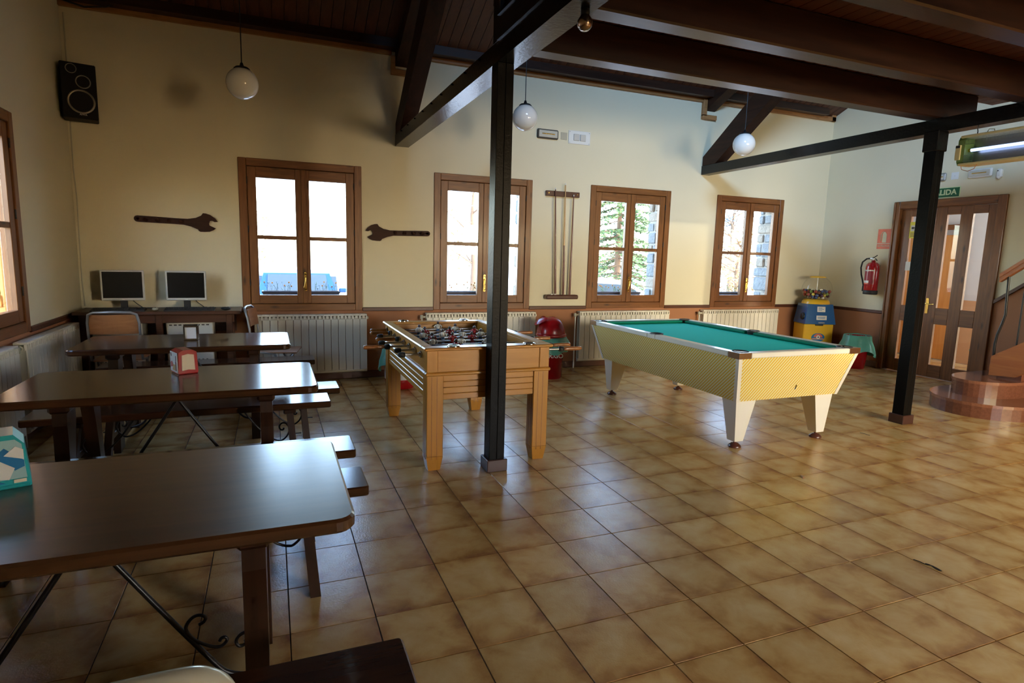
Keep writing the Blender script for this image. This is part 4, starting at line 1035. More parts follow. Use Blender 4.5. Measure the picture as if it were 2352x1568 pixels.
for x, sx in ((3.02, 1), (4.02, -1)):
    for y, sy in ((1.615, 1), (3.585, -1)):
        wt, wb = .20, .085
        # legs taper to the outer corner
        X0, Y0 = x - sx * .02, y - sy * .02
        xs0, xs1 = sorted((X0, X0 + sx * wt)); ys0, ys1 = sorted((Y0, Y0 + sy * wt * .8))
        ob = (X0 + sx * .035, Y0 + sy * .02)
        xb0, xb1 = sorted((ob[0], ob[0] + sx * wb)); yb0, yb1 = sorted((ob[1], ob[1] + sy * wb))
        lg = MB().hexa([(xb0, yb0, .055), (xb1, yb0, .055), (xb1, yb1, .055), (xb0, yb1, .055), (xs0, ys0, .396), (xs1, ys0, .396), (xs1, ys1, .396), (xs0, ys1, .396)]).build('leg', pw, po)
        fxc, fyc = (xb0 + xb1) / 2, (yb0 + yb1) / 2
        MB().lathe([(.050, 0), (.052, .008), (.045, .018), (.034, .024), (.030, .030), (.012, .034), (.010, .056), (0, .056)], (fxc, fyc, 0), 20).build('foot', M['foot_brown'], lg)
MB().bar((3.55, 1.545, .47), (3.565, 1.545, .505), .006, .004).build('scuff', M['rubber'], po)

# ------------------------------------------------------------------ hanging globe lamps
def globe(x, y, z, label):
    l = thing('globe_lamp', label, 'lamp', (x, y, z), 0, 'white globe lamps on cords')
    r = .128
    MB().sphere((0, 0, 0), r, 32, 20).build('globe', M['opal'], l)
    MB().lathe([(.062, .106), (.064, .118), (.050, .130), (.018, .138), (.010, .165), (0, .168)], (0, 0, 0), 24).build('cap', M['black'], l)
    top = HW + SLOPE * (YF - y) - z
    MB().cyl((0, 0, .16), (0, 0, top), .0045, n=8).build('cord', M['black'], l)
globe(-.54, 3.78, 2.85, 'white globe lamp hanging above the tables'); globe(2.047, 3.78, 2.85, 'white globe lamp hanging just past the front column'); globe(4.86, 3.78, 2.85, 'white globe lamp hanging in front of the second knee brace')

# ------------------------------------------------------------------ loudspeaker in the corner
sk = thing('loudspeaker', 'black loudspeaker mounted high in the corner', 'speaker', (-1.965, 4.93, 2.62), R(12))
MB().box(-.135, .135, -.11, .11, 0, .485, ch=.008).build('cabinet', M['speaker_black'], sk)
M['ring'] = pm('speaker_ring', (.30, .27, .20), .3, .6)
for x, z, r in ((.012, .15, .105), (.035, .325, .058), (-.05, .43, .042)):
    ring = MB().lathe([(r * .86, .0), (r * .88, .006), (r, .005), (r * 1.02, 0)], (0, 0, 0), 28).build('driver_ring', M['ring'], sk, (x, -.111, z), (R(90), 0, 0))
    MB().lathe([(r * .86, .002), (r * .6, -.012), (r * .3, -.016), (r * .22, -.006), (0, .0)], (0, 0, 0), 24).build('cone', M['speaker_black'], ring)
MB().box(-.05, .05, .11, .15, .18, .30).build('bracket', M['iron'], sk)
text('name_plate', 'AIWA', .022, M['paper'], sk, (.02, -.1135, .036), (R(90), 0, 0))
sc1 = MB().tube([(-2.085, 5.085, 3.60), (-2.085, 5.085, 3.12), (-2.095, 5.088, 2.55), (-2.098, 5.090, 2.2), (-2.088, 5.09, 1.9), (-2.094, 5.09, 1.5), (-2.098, 5.09, 1.1), (-2.09, 5.09, .87)], .006, 6)
tag(sc1.build('speaker_cable', M['cream_plastic']), 'thin cream cable running down the corner below the loudspeaker', 'cable')
lc = MB().tube([(-2.1, 5.03, 3.70), (-1.9, 5.02, 3.655), (-1.72, 5.0, 3.68), (-1.6, 4.98, 3.74)], .008, 6)
tag(lc.build('loose_cable', M['black']), 'dark loose cable loop at the top of the corner', 'cable')

# ------------------------------------------------------------------ wrench shaped wall racks
def wrench(x, z, flip, label, tilt):
    w = thing('wrench_rack', label, 'rack', (x, YF - .020, z), 0, 'wrench shaped wall racks')
    w.rotation_euler = (0, tilt, 0)
    up_ = [(-.355, .031), (-.20, .029), (-.02, .025), (.09, .025), (.165, .040), (.215, .066), (.228, .086), (.232, .092), (.262, .090), (.30, .078), (.345, .045), (.368, .012)]
    jaw = [(.338, .008), (.315, .020), (.296, .016), (.286, -.012), (.290, -.030), (.325, -.046), (.348, -.058)]
    dn = [(.325, -.078), (.29, -.094), (.245, -.099), (.205, -.100), (.190, -.092), (.183, -.078), (.12, -.052), (.05, -.036), (-.05, -.034), (-.20, -.033), (-.355, -.031)]
    end = [(-.355 + .031 * math.cos(R(a)), .031 * math.sin(R(a))) for a in range(-100, -260, -20)][::1]
    out = up_ + jaw + dn + end
    hole = [(-.353 + .015 * math.cos(R(a)), .015 * math.sin(R(a))) for a in range(180, 541, 30)]
    k = len(out) - len(end) // 2 - 1
    poly = out[:k + 1] + hole[::-1] + out[k:]
    f = -1 if flip else 1
    MB().prism([(f * a, b) for a, b in poly], -.011, .011, 'xz').build('plate', M['wrench_wood'], w)
    for q in range(4):
        MB().lathe([(.016, 0), (.019, .010), (.020, .018), (.012, .026), (0, .028)], (0, 0, 0), 16).build('peg', M['wrench_wood'], w, (f * (-.29 + q * .108 * .98), -.011, -.004), (R(90), 0, 0))
wrench(-1.235, 1.740, False, 'dark wrench shaped rack above the computer monitors', R(1.0)); wrench(1.020, 1.706, True, 'dark wrench shaped rack between the two windows', R(-.5))

# ------------------------------------------------------------------ cue rack and cues
cr_ = thing('cue_rack', 'dark wooden cue rack on the wall between two windows', 'rack', (0, YF - .001, 0))
MB().box(2.91, 3.385, -.045, 0, 2.245, 2.31, ch=.004).build('top_bar', M['rack_wood'], cr_)
MB().box(2.935, 3.40, -.10, 0, .93, .985, ch=.012).build('bottom_bar', M['rack_wood'], cr_)
for k in range(2): MB().box(3.0 + k * .05, 3.03 + k * .05, -.09, -.06, .985, 1.0, ch=.004).build('chalk_block', M['paper'], cr_)
for x in (2.94, 3.35): MB().cyl((x, -.045, 2.28), (x, -.05, 2.28), .008, n=8).build('screw', M['brass'], cr_)
def cue(x0, x1, ztop, m1, m2, label):
    c = thing('pool_cue', label, 'cue', (0, YF - .062, 0), 0, 'pool cues in the wall rack')
    zm = .985 + (ztop - .985) * .45; xm = x0 + (x1 - x0) * .45
    MB().cyl((x0, 0, .986), (xm, 0, zm), .0145, .0115, 10).build('butt', m1, c); MB().cyl((xm, 0, zm), (x1, 0, ztop - .02), .0115, .0065, 10).build('shaft', m2, c)
    MB().cyl((x1, 0, ztop - .02), (x1 + (x1 - x0) * .01, 0, ztop), .0065, .006, 10).build('tip', M['paper'], c)
cue(3.075, 3.025, 2.345, M['cue_dark'], M['cue_dark'], 'dark pool cue closest to the window behind the column'); cue(3.19, 3.165, 2.41, M['cue_dark'], M['cue_light'], 'pale maple pool cue in the middle of the rack'); cue(3.285, 3.29, 2.275, M['cue_dark'], M['cue_dark'], 'short dark pool cue at the far end of the rack')

# ------------------------------------------------------------------ small fittings on the walls
def em_lamp(loc, rz, w, h, label, body, lens):
    e_ = thing('emergency_light', label, 'emergency light', loc, rz, 'emergency lights')
    MB().box(-w / 2, w / 2, -.035, 0, -h / 2, h / 2, ch=.012).build('housing', body, e_)
    MB().box(-w / 2 + .018, w / 2 - .018, -.041, -.033, -h / 2 + .016, h / 2 - .016, ch=.004).build('lens', lens, e_)
    MB().cyl((-w * .3, -.044, 0), (w * .3, -.044, 0), .006, n=8).build('tube', M['brass'], e_)
    return e_
M['grey_dark'] = pm('dark_grey_plastic', (.07, .06, .05), .5); M['lens'] = pm('frosted_lens', (.55, .53, .46), .3)
em_lamp((2.91, YF, 2.998), 0, .29, .115, 'dark framed emergency light above the cue rack', M['grey_dark'], M['lens'])
em_lamp((XR, 2.895, 2.64), R(-90), .27, .105, 'white emergency light above the glazed door', M['white'], M['lens'])
em_lamp((XR, 3.36, 2.638), R(-90), .12, .10, 'small grey box half behind the column near the stairs', M['grey_tube'], M['lens'])
sw = thing('switch_panel', 'white square panel with two grey switches on the window wall', 'switch', (3.365, YF, 2.998))
MB().box(-.157, .157, -.012, 0, -.082, .082, ch=.004).build('plate', M['white'], sw)
for s_ in (-1, 1): MB().box(s_ * .047 - .042, s_ * .047 + .042, -.024, -.012, -.042, .042, ch=.006).build('rocker', M['silver_plastic'], sw)
for a in (-1, 1):
    for b in (-1, 1): MB().cyl((a * .14, -.012, b * .066), (a * .14, -.015, b * .066), .005, n=8).build('screw', M['steel'], sw)
bp = thing('blank_plate', 'small cream blank plate beside the switch panel', 'plate', (3.145, YF, 3.0))
MB().box(-.045, .045, -.006, 0, -.045, .045, ch=.003).build('cover', M['cream_plastic'], bp)
for b in (-1, 1): MB().cyl((0, -.006, b * .03), (0, -.008, b * .03), .004, n=8).build('screw', M['steel'], bp)
bp = thing('blank_plate', 'pale blank cover plate above the glazed door', 'plate', (XR, 3.20, 2.64), R(-90))
MB().box(-.045, .045, -.004, 0, -.045, .045, ch=.002).build('cover', M['white'], bp)
MB().cyl((0, -.004, 0), (0, -.006, 0), .004, n=8).build('screw', M['steel'], bp)
dt = thing('alarm_detector', 'white alarm detector high on the wall by the stairs', 'detector', (XR, 2.675, 2.61), R(-90))
MB().box(-.03, .03, -.05, 0, -.055, .055, ch=.014).build('housing', M['white'], dt); MB().cyl((-.008, -.051, .03), (-.008, -.053, .03), .007, n=10).build('lens', M['black'], dt); MB().sphere((0, -.035, -.045), .022, 14, 8).build('dome', M['white'], dt)
sg = thing('exit_sign', 'green exit sign above the glazed door', 'sign', (XR, 3.31, 2.437), R(-90))
MB().box(-.20, .20, -.004, 0, -.068, .068).build('board', M['sign_glow'], sg)
MB().box(-.190, .190, -.006, -.003, -.057, .057).build('panel', M['sign_green'], sg)
text('lettering', 'SALIDA', .094, M['sign_glow'], sg, (0, -.0068, 0), (R(90), 0, 0), offset=.0028, sx=1.02)
es = thing('extinguisher_sign', 'faded red sign with an extinguisher symbol beside the door', 'sign', (XR, 4.055, 1.855), R(-90))
MB().box(-.105, .105, -.004, 0, -.14, .14).build('board', M['sign_red'], es)
MB().prism([(-.03, -.05), (.03, -.05), (.03, .065), (.018, .085), (.006, .10), (-.006, .10), (-.022, .088), (-.03, .065)], -.006, -.003, 'xz').build('symbol', M['sign_pale'], es)
MB().tube([(-.01, -.0055, .10), (-.035, -.0055, .095), (-.05, -.0055, .06), (-.05, -.0055, -.03)], .005, 5).build('symbol', M['sign_pale'], es)
MB().box(-.105, .105, -.0055, -.003, -.068, -.060).build('symbol', M['sign_pale'], es)
text('lettering', 'EXTINTOR', .038, M['sign_pale'], es, (0, -.0055, -.10), (R(90), 0, 0), sx=.95)

# fire extinguisher
ex_ = thing('fire_extinguisher', 'red fire extinguisher hanging on the wall beside the glazed door', 'fire extinguisher', (XR - .10, 4.11, 1.06), R(-90))
MB().lathe([(.088, .055), (.090, .06), (.090, .385), (.082, .425), (.060, .452), (.030, .463), (.026, .49), (0, .49)], (0, 0, 0), 28).build('cylinder', M['red_paint'], ex_)
MB().lathe([(.086, 0), (.093, .006), (.093, .058), (.089, .060)], (0, 0, 0), 28).build('base_ring', M['rubber'], ex_)
MB().lathe([(.0907, .145), (.0912, .15), (.0912, .345), (.0907, .35)], (0, 0, 0), 16, a0=R(-160), a1=R(-30)).build('label', pm('ext_label', (.30, .03, .05), .3, 0, .2, 60), ex_)
MB().lathe([(.0914, .335), (.0914, .352)], (0, 0, 0), 16, a0=R(-160), a1=R(-40)).lathe([(.0914, .165), (.0914, .198)], (0, 0, 0), 16, a0=R(-160), a1=R(-75)).build('label_band', M['white'], ex_)
MB().lathe([(.0914, .15), (.0914, .164)], (0, 0, 0), 16, a0=R(-160), a1=R(-75)).build('label_band', M['sign_red'], ex_)
MB().cyl((0, 0, .485), (0, 0, .52), .016, n=12).cyl((-.05, 0, .515), (.012, 0, .515), .011, n=10).build('valve', M['steel'], ex_)
MB().tube([(-.02, 0, .525), (.03, -.02, .535), (.075, -.035, .56)], .007, 8).tube([(.01, 0, .51), (.05, -.02, .51), (.075, -.03, .485)], .006, 8).build('lever', M['black'], ex_)
MB().tube([(-.05, 0, .515), (-.10, -.01, .51), (-.16, -.015, .46), (-.175, -.015, .38), (-.155, -.02, .28), (-.12, -.02, .18), (-.103, -.02, .12)], .011, 10).build('hose', M['rubber'], ex_)
MB().cyl((-.103, -.02, .12), (-.098, -.02, .04), .014, .019, 12).build('nozzle', M['rubber'], ex_)
MB().box(-.04, .04, .085, .098, .25, .42).build('wall_bracket', M['iron'], ex_)

# ------------------------------------------------------------------ ball vending machine
gm = thing('ball_machine', 'yellow and blue ball vending machine with a clear globe in the corner', 'vending machine', (7.42, 4.78, 0), R(-22))
MB().box(-.225, .225, -.17, .17, 0, .57, ch=.012).build('stand', M['gum_yellow'], gm)
MB().hexa([(-.235, -.20, .57), (.235, -.20, .57), (.235, .17, .57), (-.235, .17, .57), (-.19, -.16, .87), (.19, -.16, .87), (.19, .16, .87), (-.19, .16, .87)]).build('body', M['gum_blue'], gm)
MB().lathe([(.20, .87), (.195, .90), (.17, .935), (.14, .94), (0, .94)], (0, 0, 0), 32).build('collar', M['gum_yellow'], gm)
gr_ = .215; gz = 1.085
prof = [(gr_ * math.cos(R(a)), gr_ * math.sin(R(a))) for a in range(-44, 62, 7)]
m, N, L, B = nt('clear_globe'); M['clear'] = m; N.remove(B)
lw_ = N.new('ShaderNodeLayerWeight'); lw_.inputs[0].default_value = .5; lf2 = math_n(N, L, 'MULTIPLY_ADD', math_n(N, L, 'POWER', lw_.outputs['Facing'], 3.0), .5, .03); tr = N.new('ShaderNodeBsdfTransparent'); gl = N.new('ShaderNodeBsdfGlossy'); gl.inputs['Roughness'].default_value = .03
mx = N.new('ShaderNodeMixShader'); L.new(lf2, mx.inputs[0]); L.new(tr.outputs[0], mx.inputs[1]); L.new(gl.outputs[0], mx.inputs[2]); L.new(mx.outputs[0], N['Material Output'].inputs[0])
MB().lathe(prof, (0, 0, gz), 32).build('globe', M['clear'], gm)
MB().lathe([(.115, 1.268), (.118, 1.275), (.10, 1.288), (0, 1.295)], (0, 0, 0), 28).build('lid', M['gum_yellow'], gm)
MB().cyl((0, 0, .93), (0, 0, 1.27), .006, n=8).build('spindle', M['steel'], gm)
for (x0, x1, z0, z1), mt in (((-.05, .07, .755, .835), 'paper'), ((-.06, .095, .635, .70), 'paper')):
    f = lambda z: -.20 + .04 * (z - .57) / .30 - .003
    mb = MB().hexa([(x0, f(z0) - .002, z0), (x1, f(z0) - .002, z0), (x1, f(z0) + .003, z0), (x0, f(z0) + .003, z0), (x0, f(z1) - .002, z1), (x1, f(z1) - .002, z1), (x1, f(z1) + .003, z1), (x0, f(z1) + .003, z1)])
    pl_ = mb.build('sticker', M[mt], gm)
    zz = z0 + .02
    while zz < z1 - .012:
        MB().box(x0 + .015, x1 - .02 - random.uniform(0, .03), f(zz) - .0035, f(zz) - .001, zz, zz + .007).build('print', M['print_blue'], pl_); zz += .018
MB().box(-.03, .06, -.212, -.19, .585, .60).build('coin_slot', M['steel'], gm)
MB().lathe([(.05, 0), (.055, .02), (.045, .04), (0, .042)], (0, 0, 0), 16).build('dispenser_knob', M['black'], gm, (-.205, -.10, .68), (0, R(-90), 0))
MB().box(-.06, .06, -.178, -.165, .545, .568).build('chute', M['black'], gm)
em = MB().prism([(.10 * math.cos(R(a)), .365 + .065 * math.sin(R(a))) for a in range(0, 360, 15)], -.176, -.168, 'xz').build('emblem', M['print_blue'], gm)
MB().prism([(.065 * math.cos(R(a)), .375 + .048 * math.sin(R(a))) for a in range(-10, 191, 15)], -.179, -.172, 'xz').build('emblem_arch', M['sign_red'], em)
MB().prism([(.028 * math.cos(R(a)), .37 + .028 * math.sin(R(a))) for a in range(0, 360, 20)], -.182, -.176, 'xz').build('emblem_ball', M['paper'], em)
MB().prism([(.011 * math.cos(R(a)), .37 + .011 * math.sin(R(a))) for a in range(0, 360, 60)], -.184, -.178, 'xz').build('emblem_ball_patch', M['black'], em)
MB().prism([(-.09, .335), (.09, .335), (.085, .352), (-.085, .352)], -.181, -.174, 'xz').build('emblem_banner', M['sign_pink'], em)
MB().box(-.06, .06, -.174, -.166, .255, .27).build('vent', M['black'], gm)
ballc = {'yellow': (.60, .50, .08), 'dark purple': (.07, .02, .06), 'green': (.16, .26, .06), 'red': (.30, .04, .03), 'brown': (.12, .05, .03), 'white': (.55, .52, .42), 'blue': (.05, .08, .20)}
ballm = {}
for k, c in ballc.items():
    ballm[k] = MB().sphere((0, 0, 0), .0235, 12, 8).mesh('toy_ball', pm('ball_' + k.replace(' ', '_'), c, .25, 0, .2, coat=.5))
rng = random.Random(11); placed = []
rot_g = Matrix.Rotation(R(-22), 4, 'Z')
for tries in range(6000):
    z = rng.uniform(.965, 1.07); rr = math.sqrt(max(0, (gr_ - .027) ** 2 - (z - gz) ** 2)); a = rng.uniform(0, 6.283); r_ = rr * math.sqrt(rng.random())
    p = Vector((r_ * math.cos(a), r_ * math.sin(a), z))
    if r_ < .032 or (z < .985 and r_ > .14): continue
    if all((p - q).length > .0455 for q in placed):
        placed.append(p); k = rng.choice(list(ballc)); wp = rot_g @ p + Vector((7.42, 4.78, 0))
        lay = 'on top of the pile' if z > 1.045 else 'low in the pile' if z < .995 else 'amid the pile'
        o = link('toy_ball', ballm[k], None, wp); tag(o, 'small %s ball %s inside the clear vending globe' % (k, lay), 'ball', 'toy balls in the vending machine')
    if len(placed) > 85: break

# ------------------------------------------------------------------ litter bins
def bag_skirt(r0, z1, z0, flare, seed, parent):
    rng = random.Random(seed); n = 40; V = []; F = []
    lev = [(r0 - .012, z1 - .015), (r0 - .004, z1 + .012), (r0 + .010, z1 + .006), (r0 + .020, z1 - .25 * (z1 - z0)), (r0 + .028 + flare * .5, z1 - .6 * (z1 - z0)), (r0 + .022 + flare, z0)]
    ph = [rng.uniform(0, 6.28) for _ in range(4)]
    for li, (r, z) in enumerate(lev):
        for k in range(n):
            a = 2 * math.pi * k / n; w = li / 5
            d = w * .016 * (math.sin(5 * a + ph[0]) + .7 * math.sin(9 * a + ph[1]) + .5 * math.sin(14 * a + ph[2]))
            dz = (w ** 2) * .045 * (math.sin(2 * a + ph[3]) + .5 * math.sin(5 * a + ph[1]))
            V.append(((r + d) * math.cos(a), (r + d) * math.sin(a), z + dz))
    for l in range(5):
        for k in range(n): F.append((l * n + k, l * n + (k + 1) % n, (l + 1) * n + (k + 1) % n, (l + 1) * n + k))
    return MB().add(V, F, 0, True).build('bag', M['bag'], parent)
b1_ = thing('litter_bin', 'red bin with a domed lid and white lettering behind the football table', 'bin', (2.80, 4.55, 0), R(-14), 'red litter bins')
MB().lathe([(.135, 0), (.14, .006), (.165, .50), (.170, .51), (.160, .51), (.15, .02), (0, .02)], (0, 0, 0), 32).build('body', M['red'], b1_)
bag_skirt(.168, .505, .36, .03, 4, b1_)
MB().lathe([(.185, .515), (.19, .525), (.19, .545), (.182, .555)], (0, 0, 0), 36).build('lid_rim', M['red'], b1_)
dome = [(.182 * math.cos(R(a)), .555 + .20 * math.sin(R(a))) for a in range(0, 91, 9)]
MB().lathe(dome, (0, 0, 0), 30, a0=R(35), a1=R(325)).lathe([(r * .97, z - .004) for r, z in dome], (0, 0, 0), 30, a0=R(35), a1=R(325)).build('lid_dome', M['red'], b1_)
MB().lathe([(r * .9, z - .012) for r, z in dome], (0, 0, 0), 24, a0=R(150), a1=R(210)).build('lid_inside', M['red_dark'], b1_)
vis = [(.195 * math.cos(R(a)), .20 * math.sin(R(a))) for a in range(52, 92, 8)]
MB().lathe(vis + [(r * .97, z - .004) for r, z in vis[::-1]], (0, 0, 0), 24, a0=R(60), a1=R(300)).build('lid_flap', M['red'], b1_, (-.03, 0, .575), (0, R(-30), 0))
text('lettering', 'FRIGO', .075, M['paper'], b1_, (.02, -.1545, .29), (R(87), 0, R(0)), offset=.001)
MB().tube([(.10 * math.cos(R(a)) * .7, -.158 + .03 * abs(math.cos(R(a))), .40 + .055 * math.sin(R(a))) for a in range(200, 345, 12)], .007, 6).build('swirl_mark', M['paper'], b1_)

b2_ = thing('litter_bin', 'red and white bin seen under the football table', 'bin', (.93, 4.50, 0), 0, 'red litter bins')
MB().lathe([(.15, 0), (.155, .006), (.165, .10), (.165, .105)], (0, 0, 0), 32).build('base', M['red'], b2_)
MB().lathe([(.163, .10), (.175, .45), (.18, .46), (.17, .46), (.155, .11), (0, .105)], (0, 0, 0), 32).build('body', M['white'], b2_)
bag_skirt(.18, .455, .24, .03, 9, b2_)
b3_ = thing('litter_bin', 'red bin with a hanging green bag next to the glazed door', 'bin', (7.46, 4.04, 0), 0, 'red litter bins')
MB().lathe([(.12, 0), (.125, .006), (.165, .46), (.17, .47), (.16, .47), (.115, .02), (0, .02)], (0, 0, 0), 32).build('body', M['red'], b3_)
bag_skirt(.17, .47, .215, .065, 5, b3_)

# ------------------------------------------------------------------ insect lamp under the second beam
ik = thing('insect_lamp', 'green and cream insect lamp with a lit blue tube under the beam', 'insect lamp', (5.285, 0, 2.36))
y0, y1 = .93, 1.575
MB().prism([(-.07, .03), (-.05, 0), (.07, 0), (.07, .24), (-.05, .24), (-.07, .21)], y1 - .055, y1, 'xz').build('end_cap', M['killer_green'], ik)
MB().prism([(-.07, .03), (-.05, 0), (.07, 0), (.07, .24), (-.05, .24), (-.07, .21)], y0, y0 + .055, 'xz').build('end_cap', M['killer_green'], ik)
MB().box(-.085, -.068, y1 - .030, y1 + .012, .045, .17, ch=.003).build('badge', M['killer_cream'], ik)
MB().box(-.088, -.084, y1 - .026, y1 + .008, .145, .165).build('badge_mark', M['black'], ik)
MB().box(-.08, .075, y0 + .03, y1 - .02, -.004, .014, ch=.003).build('tray', M['killer_cream'], ik)
MB().box(-.08, .075, y0 + .03, y1 - .02, .226, .246, ch=.003).build('top_tray', M['killer_cream'], ik)
MB().box(.055, .060, y0 + .055, y1 - .055, .014, .226).build('reflector', M['steel'], ik)
MB().cyl((-.01, y0 + .06, .125), (-.01, y1 - .075, .125), .0125, n=14).build('tube', M['tube'], ik)
MB().cyl((-.01, y1 - .075, .125), (-.01, y1 - .055, .125), .014, n=12).build('tube_socket', M['brass'], ik)
gr = MB(); y = y0 + .06
while y < y1 - .06:
    gr.box(-.0705, -.0695, y, y + .0012, .016, .078); gr.box(-.0705, -.0695, y, y + .0012, .17, .224); y += .0105
tag(gr.build('wire_grille', M['steel'], ik), kind='stuff')
for z in (.03, .078, .17, .21): MB().cyl((-.071, y0 + .05, z), (-.071, y1 - .05, z), .0012, n=5).build('grille_wire', M['steel'], ik)
for y in (y0 + .1, y1 - .1): MB().tube([(0, y, .245), (.004, y, .28), (-.004, y, .30), (0, y, .32)], .004, 6).build('chain', M['iron'], ik)
MB().tube([(-.05, y1 - .03, .0), (-.05, y1 - .04, -.035), (-.05, y1 - .09, -.055), (-.05, y1 - .14, -.04), (-.05, y1 - .16, 0)], .003, 6).build('flex', pm('orange_flex', (.40, .15, .05), .5), ik)
MB().tube([(0, y1 - .17, .245), (0, y1 - .19, .285), (0, y1 - .23, .275), (0, y1 - .235, .245)], .003, 6).build('flex', M['killer_cream'], ik)
# small reflector spotlight under the front beam
spn = thing('spot_lamp', 'small dark reflector lamp under the front steel beam', 'lamp', (1.10, .80, 2.68))
MB().lathe([(.0, -.10), (.02, -.098), (.036, -.08), (.038, -.055), (.022, -.03), (.016, 0), (0, 0)], (0, 0, 0), 18).build('bulb', M['corner_metal'], spn)
MB().lathe([(.022, -.03), (.022, 0), (0, 0)], (0, 0, 0), 14).build('socket', M['black'], spn)

# ------------------------------------------------------------------ stairs at the side wall
sr = thing('staircase', 'granite steps with wooden handrail climbing along the side wall', 'stairs', (0, 0, 0))
def oval(cx, cy, rx, ry, xe):
    pts = [(cx - rx * math.cos(R(a)), cy - ry * math.sin(R(a))) for a in range(-90, 91, 9)]   # from far side round the rounded end to the near side
    return [(xe, cy + ry)] + pts + [(xe, cy - ry)]
def step(outl, z0, z1, shrink):
    cx = sum(p[0] for p in outl) / len(outl); cy = sum(p[1] for p in outl) / len(outl)
    st_ = MB().prism(outl, z1 - .03, z1, 'xy').build('tread', M['granite'], sr)
    MB().prism([(min(cx + (x - cx) * shrink, XR), cy + (y - cy) * shrink) for x, y in outl], z0, z1 - .03, 'xy').build('riser', M['granite_dark'], st_)
step(oval(6.66, 1.83, .60, .50, XR - .025), 0, .15, .975); step(oval(6.80, 1.935, .44, .29, XR - .025), .15, .32, .965)
for k in range(2, 15):
    ya = 2.02 - (k - 1) * .245 + .16; z1 = .15 + k * .17
    tr_ = MB().box(6.86, XR - .025, ya - .27, ya, z1 - .03, z1, ch=.004).build('tread', M['granite'], sr)
    MB().box(6.87, XR - .025, ya - .25, ya - .02, z1 - .17, z1 - .03).build('riser', M['granite_dark'], tr_)
sl = .62
def inc(y, z0_): return z0_ + .70 * (1.96 - y)
MB().prism([(1.96, .34), (1.96, .545), (-1.6, .545 + .70 * 3.56), (-1.6, .30 + .70 * 3.56), (1.72, .36)], 6.81, 6.86, 'yz').build('stringer', M['stair_wood'], sr)
hr = MB()
yA, yB = 1.985, -1.5
zA = 1.345; zB = zA + .80 * (yA - yB)
for w, d0, d1 in ((.07, .045, .085), (.05, .02, .045), (.06, -.005, .02)):
    hr.hexa([(6.835 - w / 2, yB, zB + d0), (6.835 + w / 2, yB, zB + d0), (6.835 + w / 2, yA, zA + d0), (6.835 - w / 2, yA, zA + d0), (6.835 - w / 2, yB, zB + d1), (6.835 + w / 2, yB, zB + d1), (6.835 + w / 2, yA, zA + d1), (6.835 - w / 2, yA, zA + d1)])
hr.build('handrail', M['stair_wood'], sr)
MB().tube([(6.835, 1.915, 1.40), (6.835, 1.905, 1.15), (6.835, 1.895, 1.00), (6.835, 1.915, .90), (6.835, 1.945, .78), (6.835, 1.955, .68), (6.835, 1.950, .54)], .013, 8).build('baluster', M['iron'], sr)
for k in range(1, 14):
    y = 1.755 - (k - 1) * .2
    MB().tube([(6.835, y, .55 + .70 * (1.96 - y)), (6.835, y, zA + .80 * (yA - y))], .0085, 8).build('baluster', M['iron'], sr)

# ------------------------------------------------------------------ bits lying on the floor
def scrap(name, pts, r, mat, label, cat): tag(MB().tube(smooth(pts, 3), r, 6).build(name, mat), label, cat)
scrap('dark_thread', [(2.643, -.097, .002), (2.650, -.125, .003), (2.652, -.15, .002), (2.668, -.175, .003), (2.664, -.222, .002), (2.652, -.205, .004), (2.660, -.17, .006), (2.656, -.148, .004)], .0022, M['black'], 'dark tangled thread lying on the tiles at the picture side', 'thread')
scrap('brown_stub', [(3.055, .978, .0065), (3.045, .958, .0065), (3.035, .938, .0065)], .0065, M['handle_wood'], 'tiny brown stub lying on the tiles past the pool table', 'stub')
scrap('dark_thread', [(4.464, 1.62, .002), (4.478, 1.585, .003), (4.470, 1.56, .003), (4.479, 1.535, .002)], .002, M['black'], 'short dark thread on the tiles between pool table and column', 'thread')

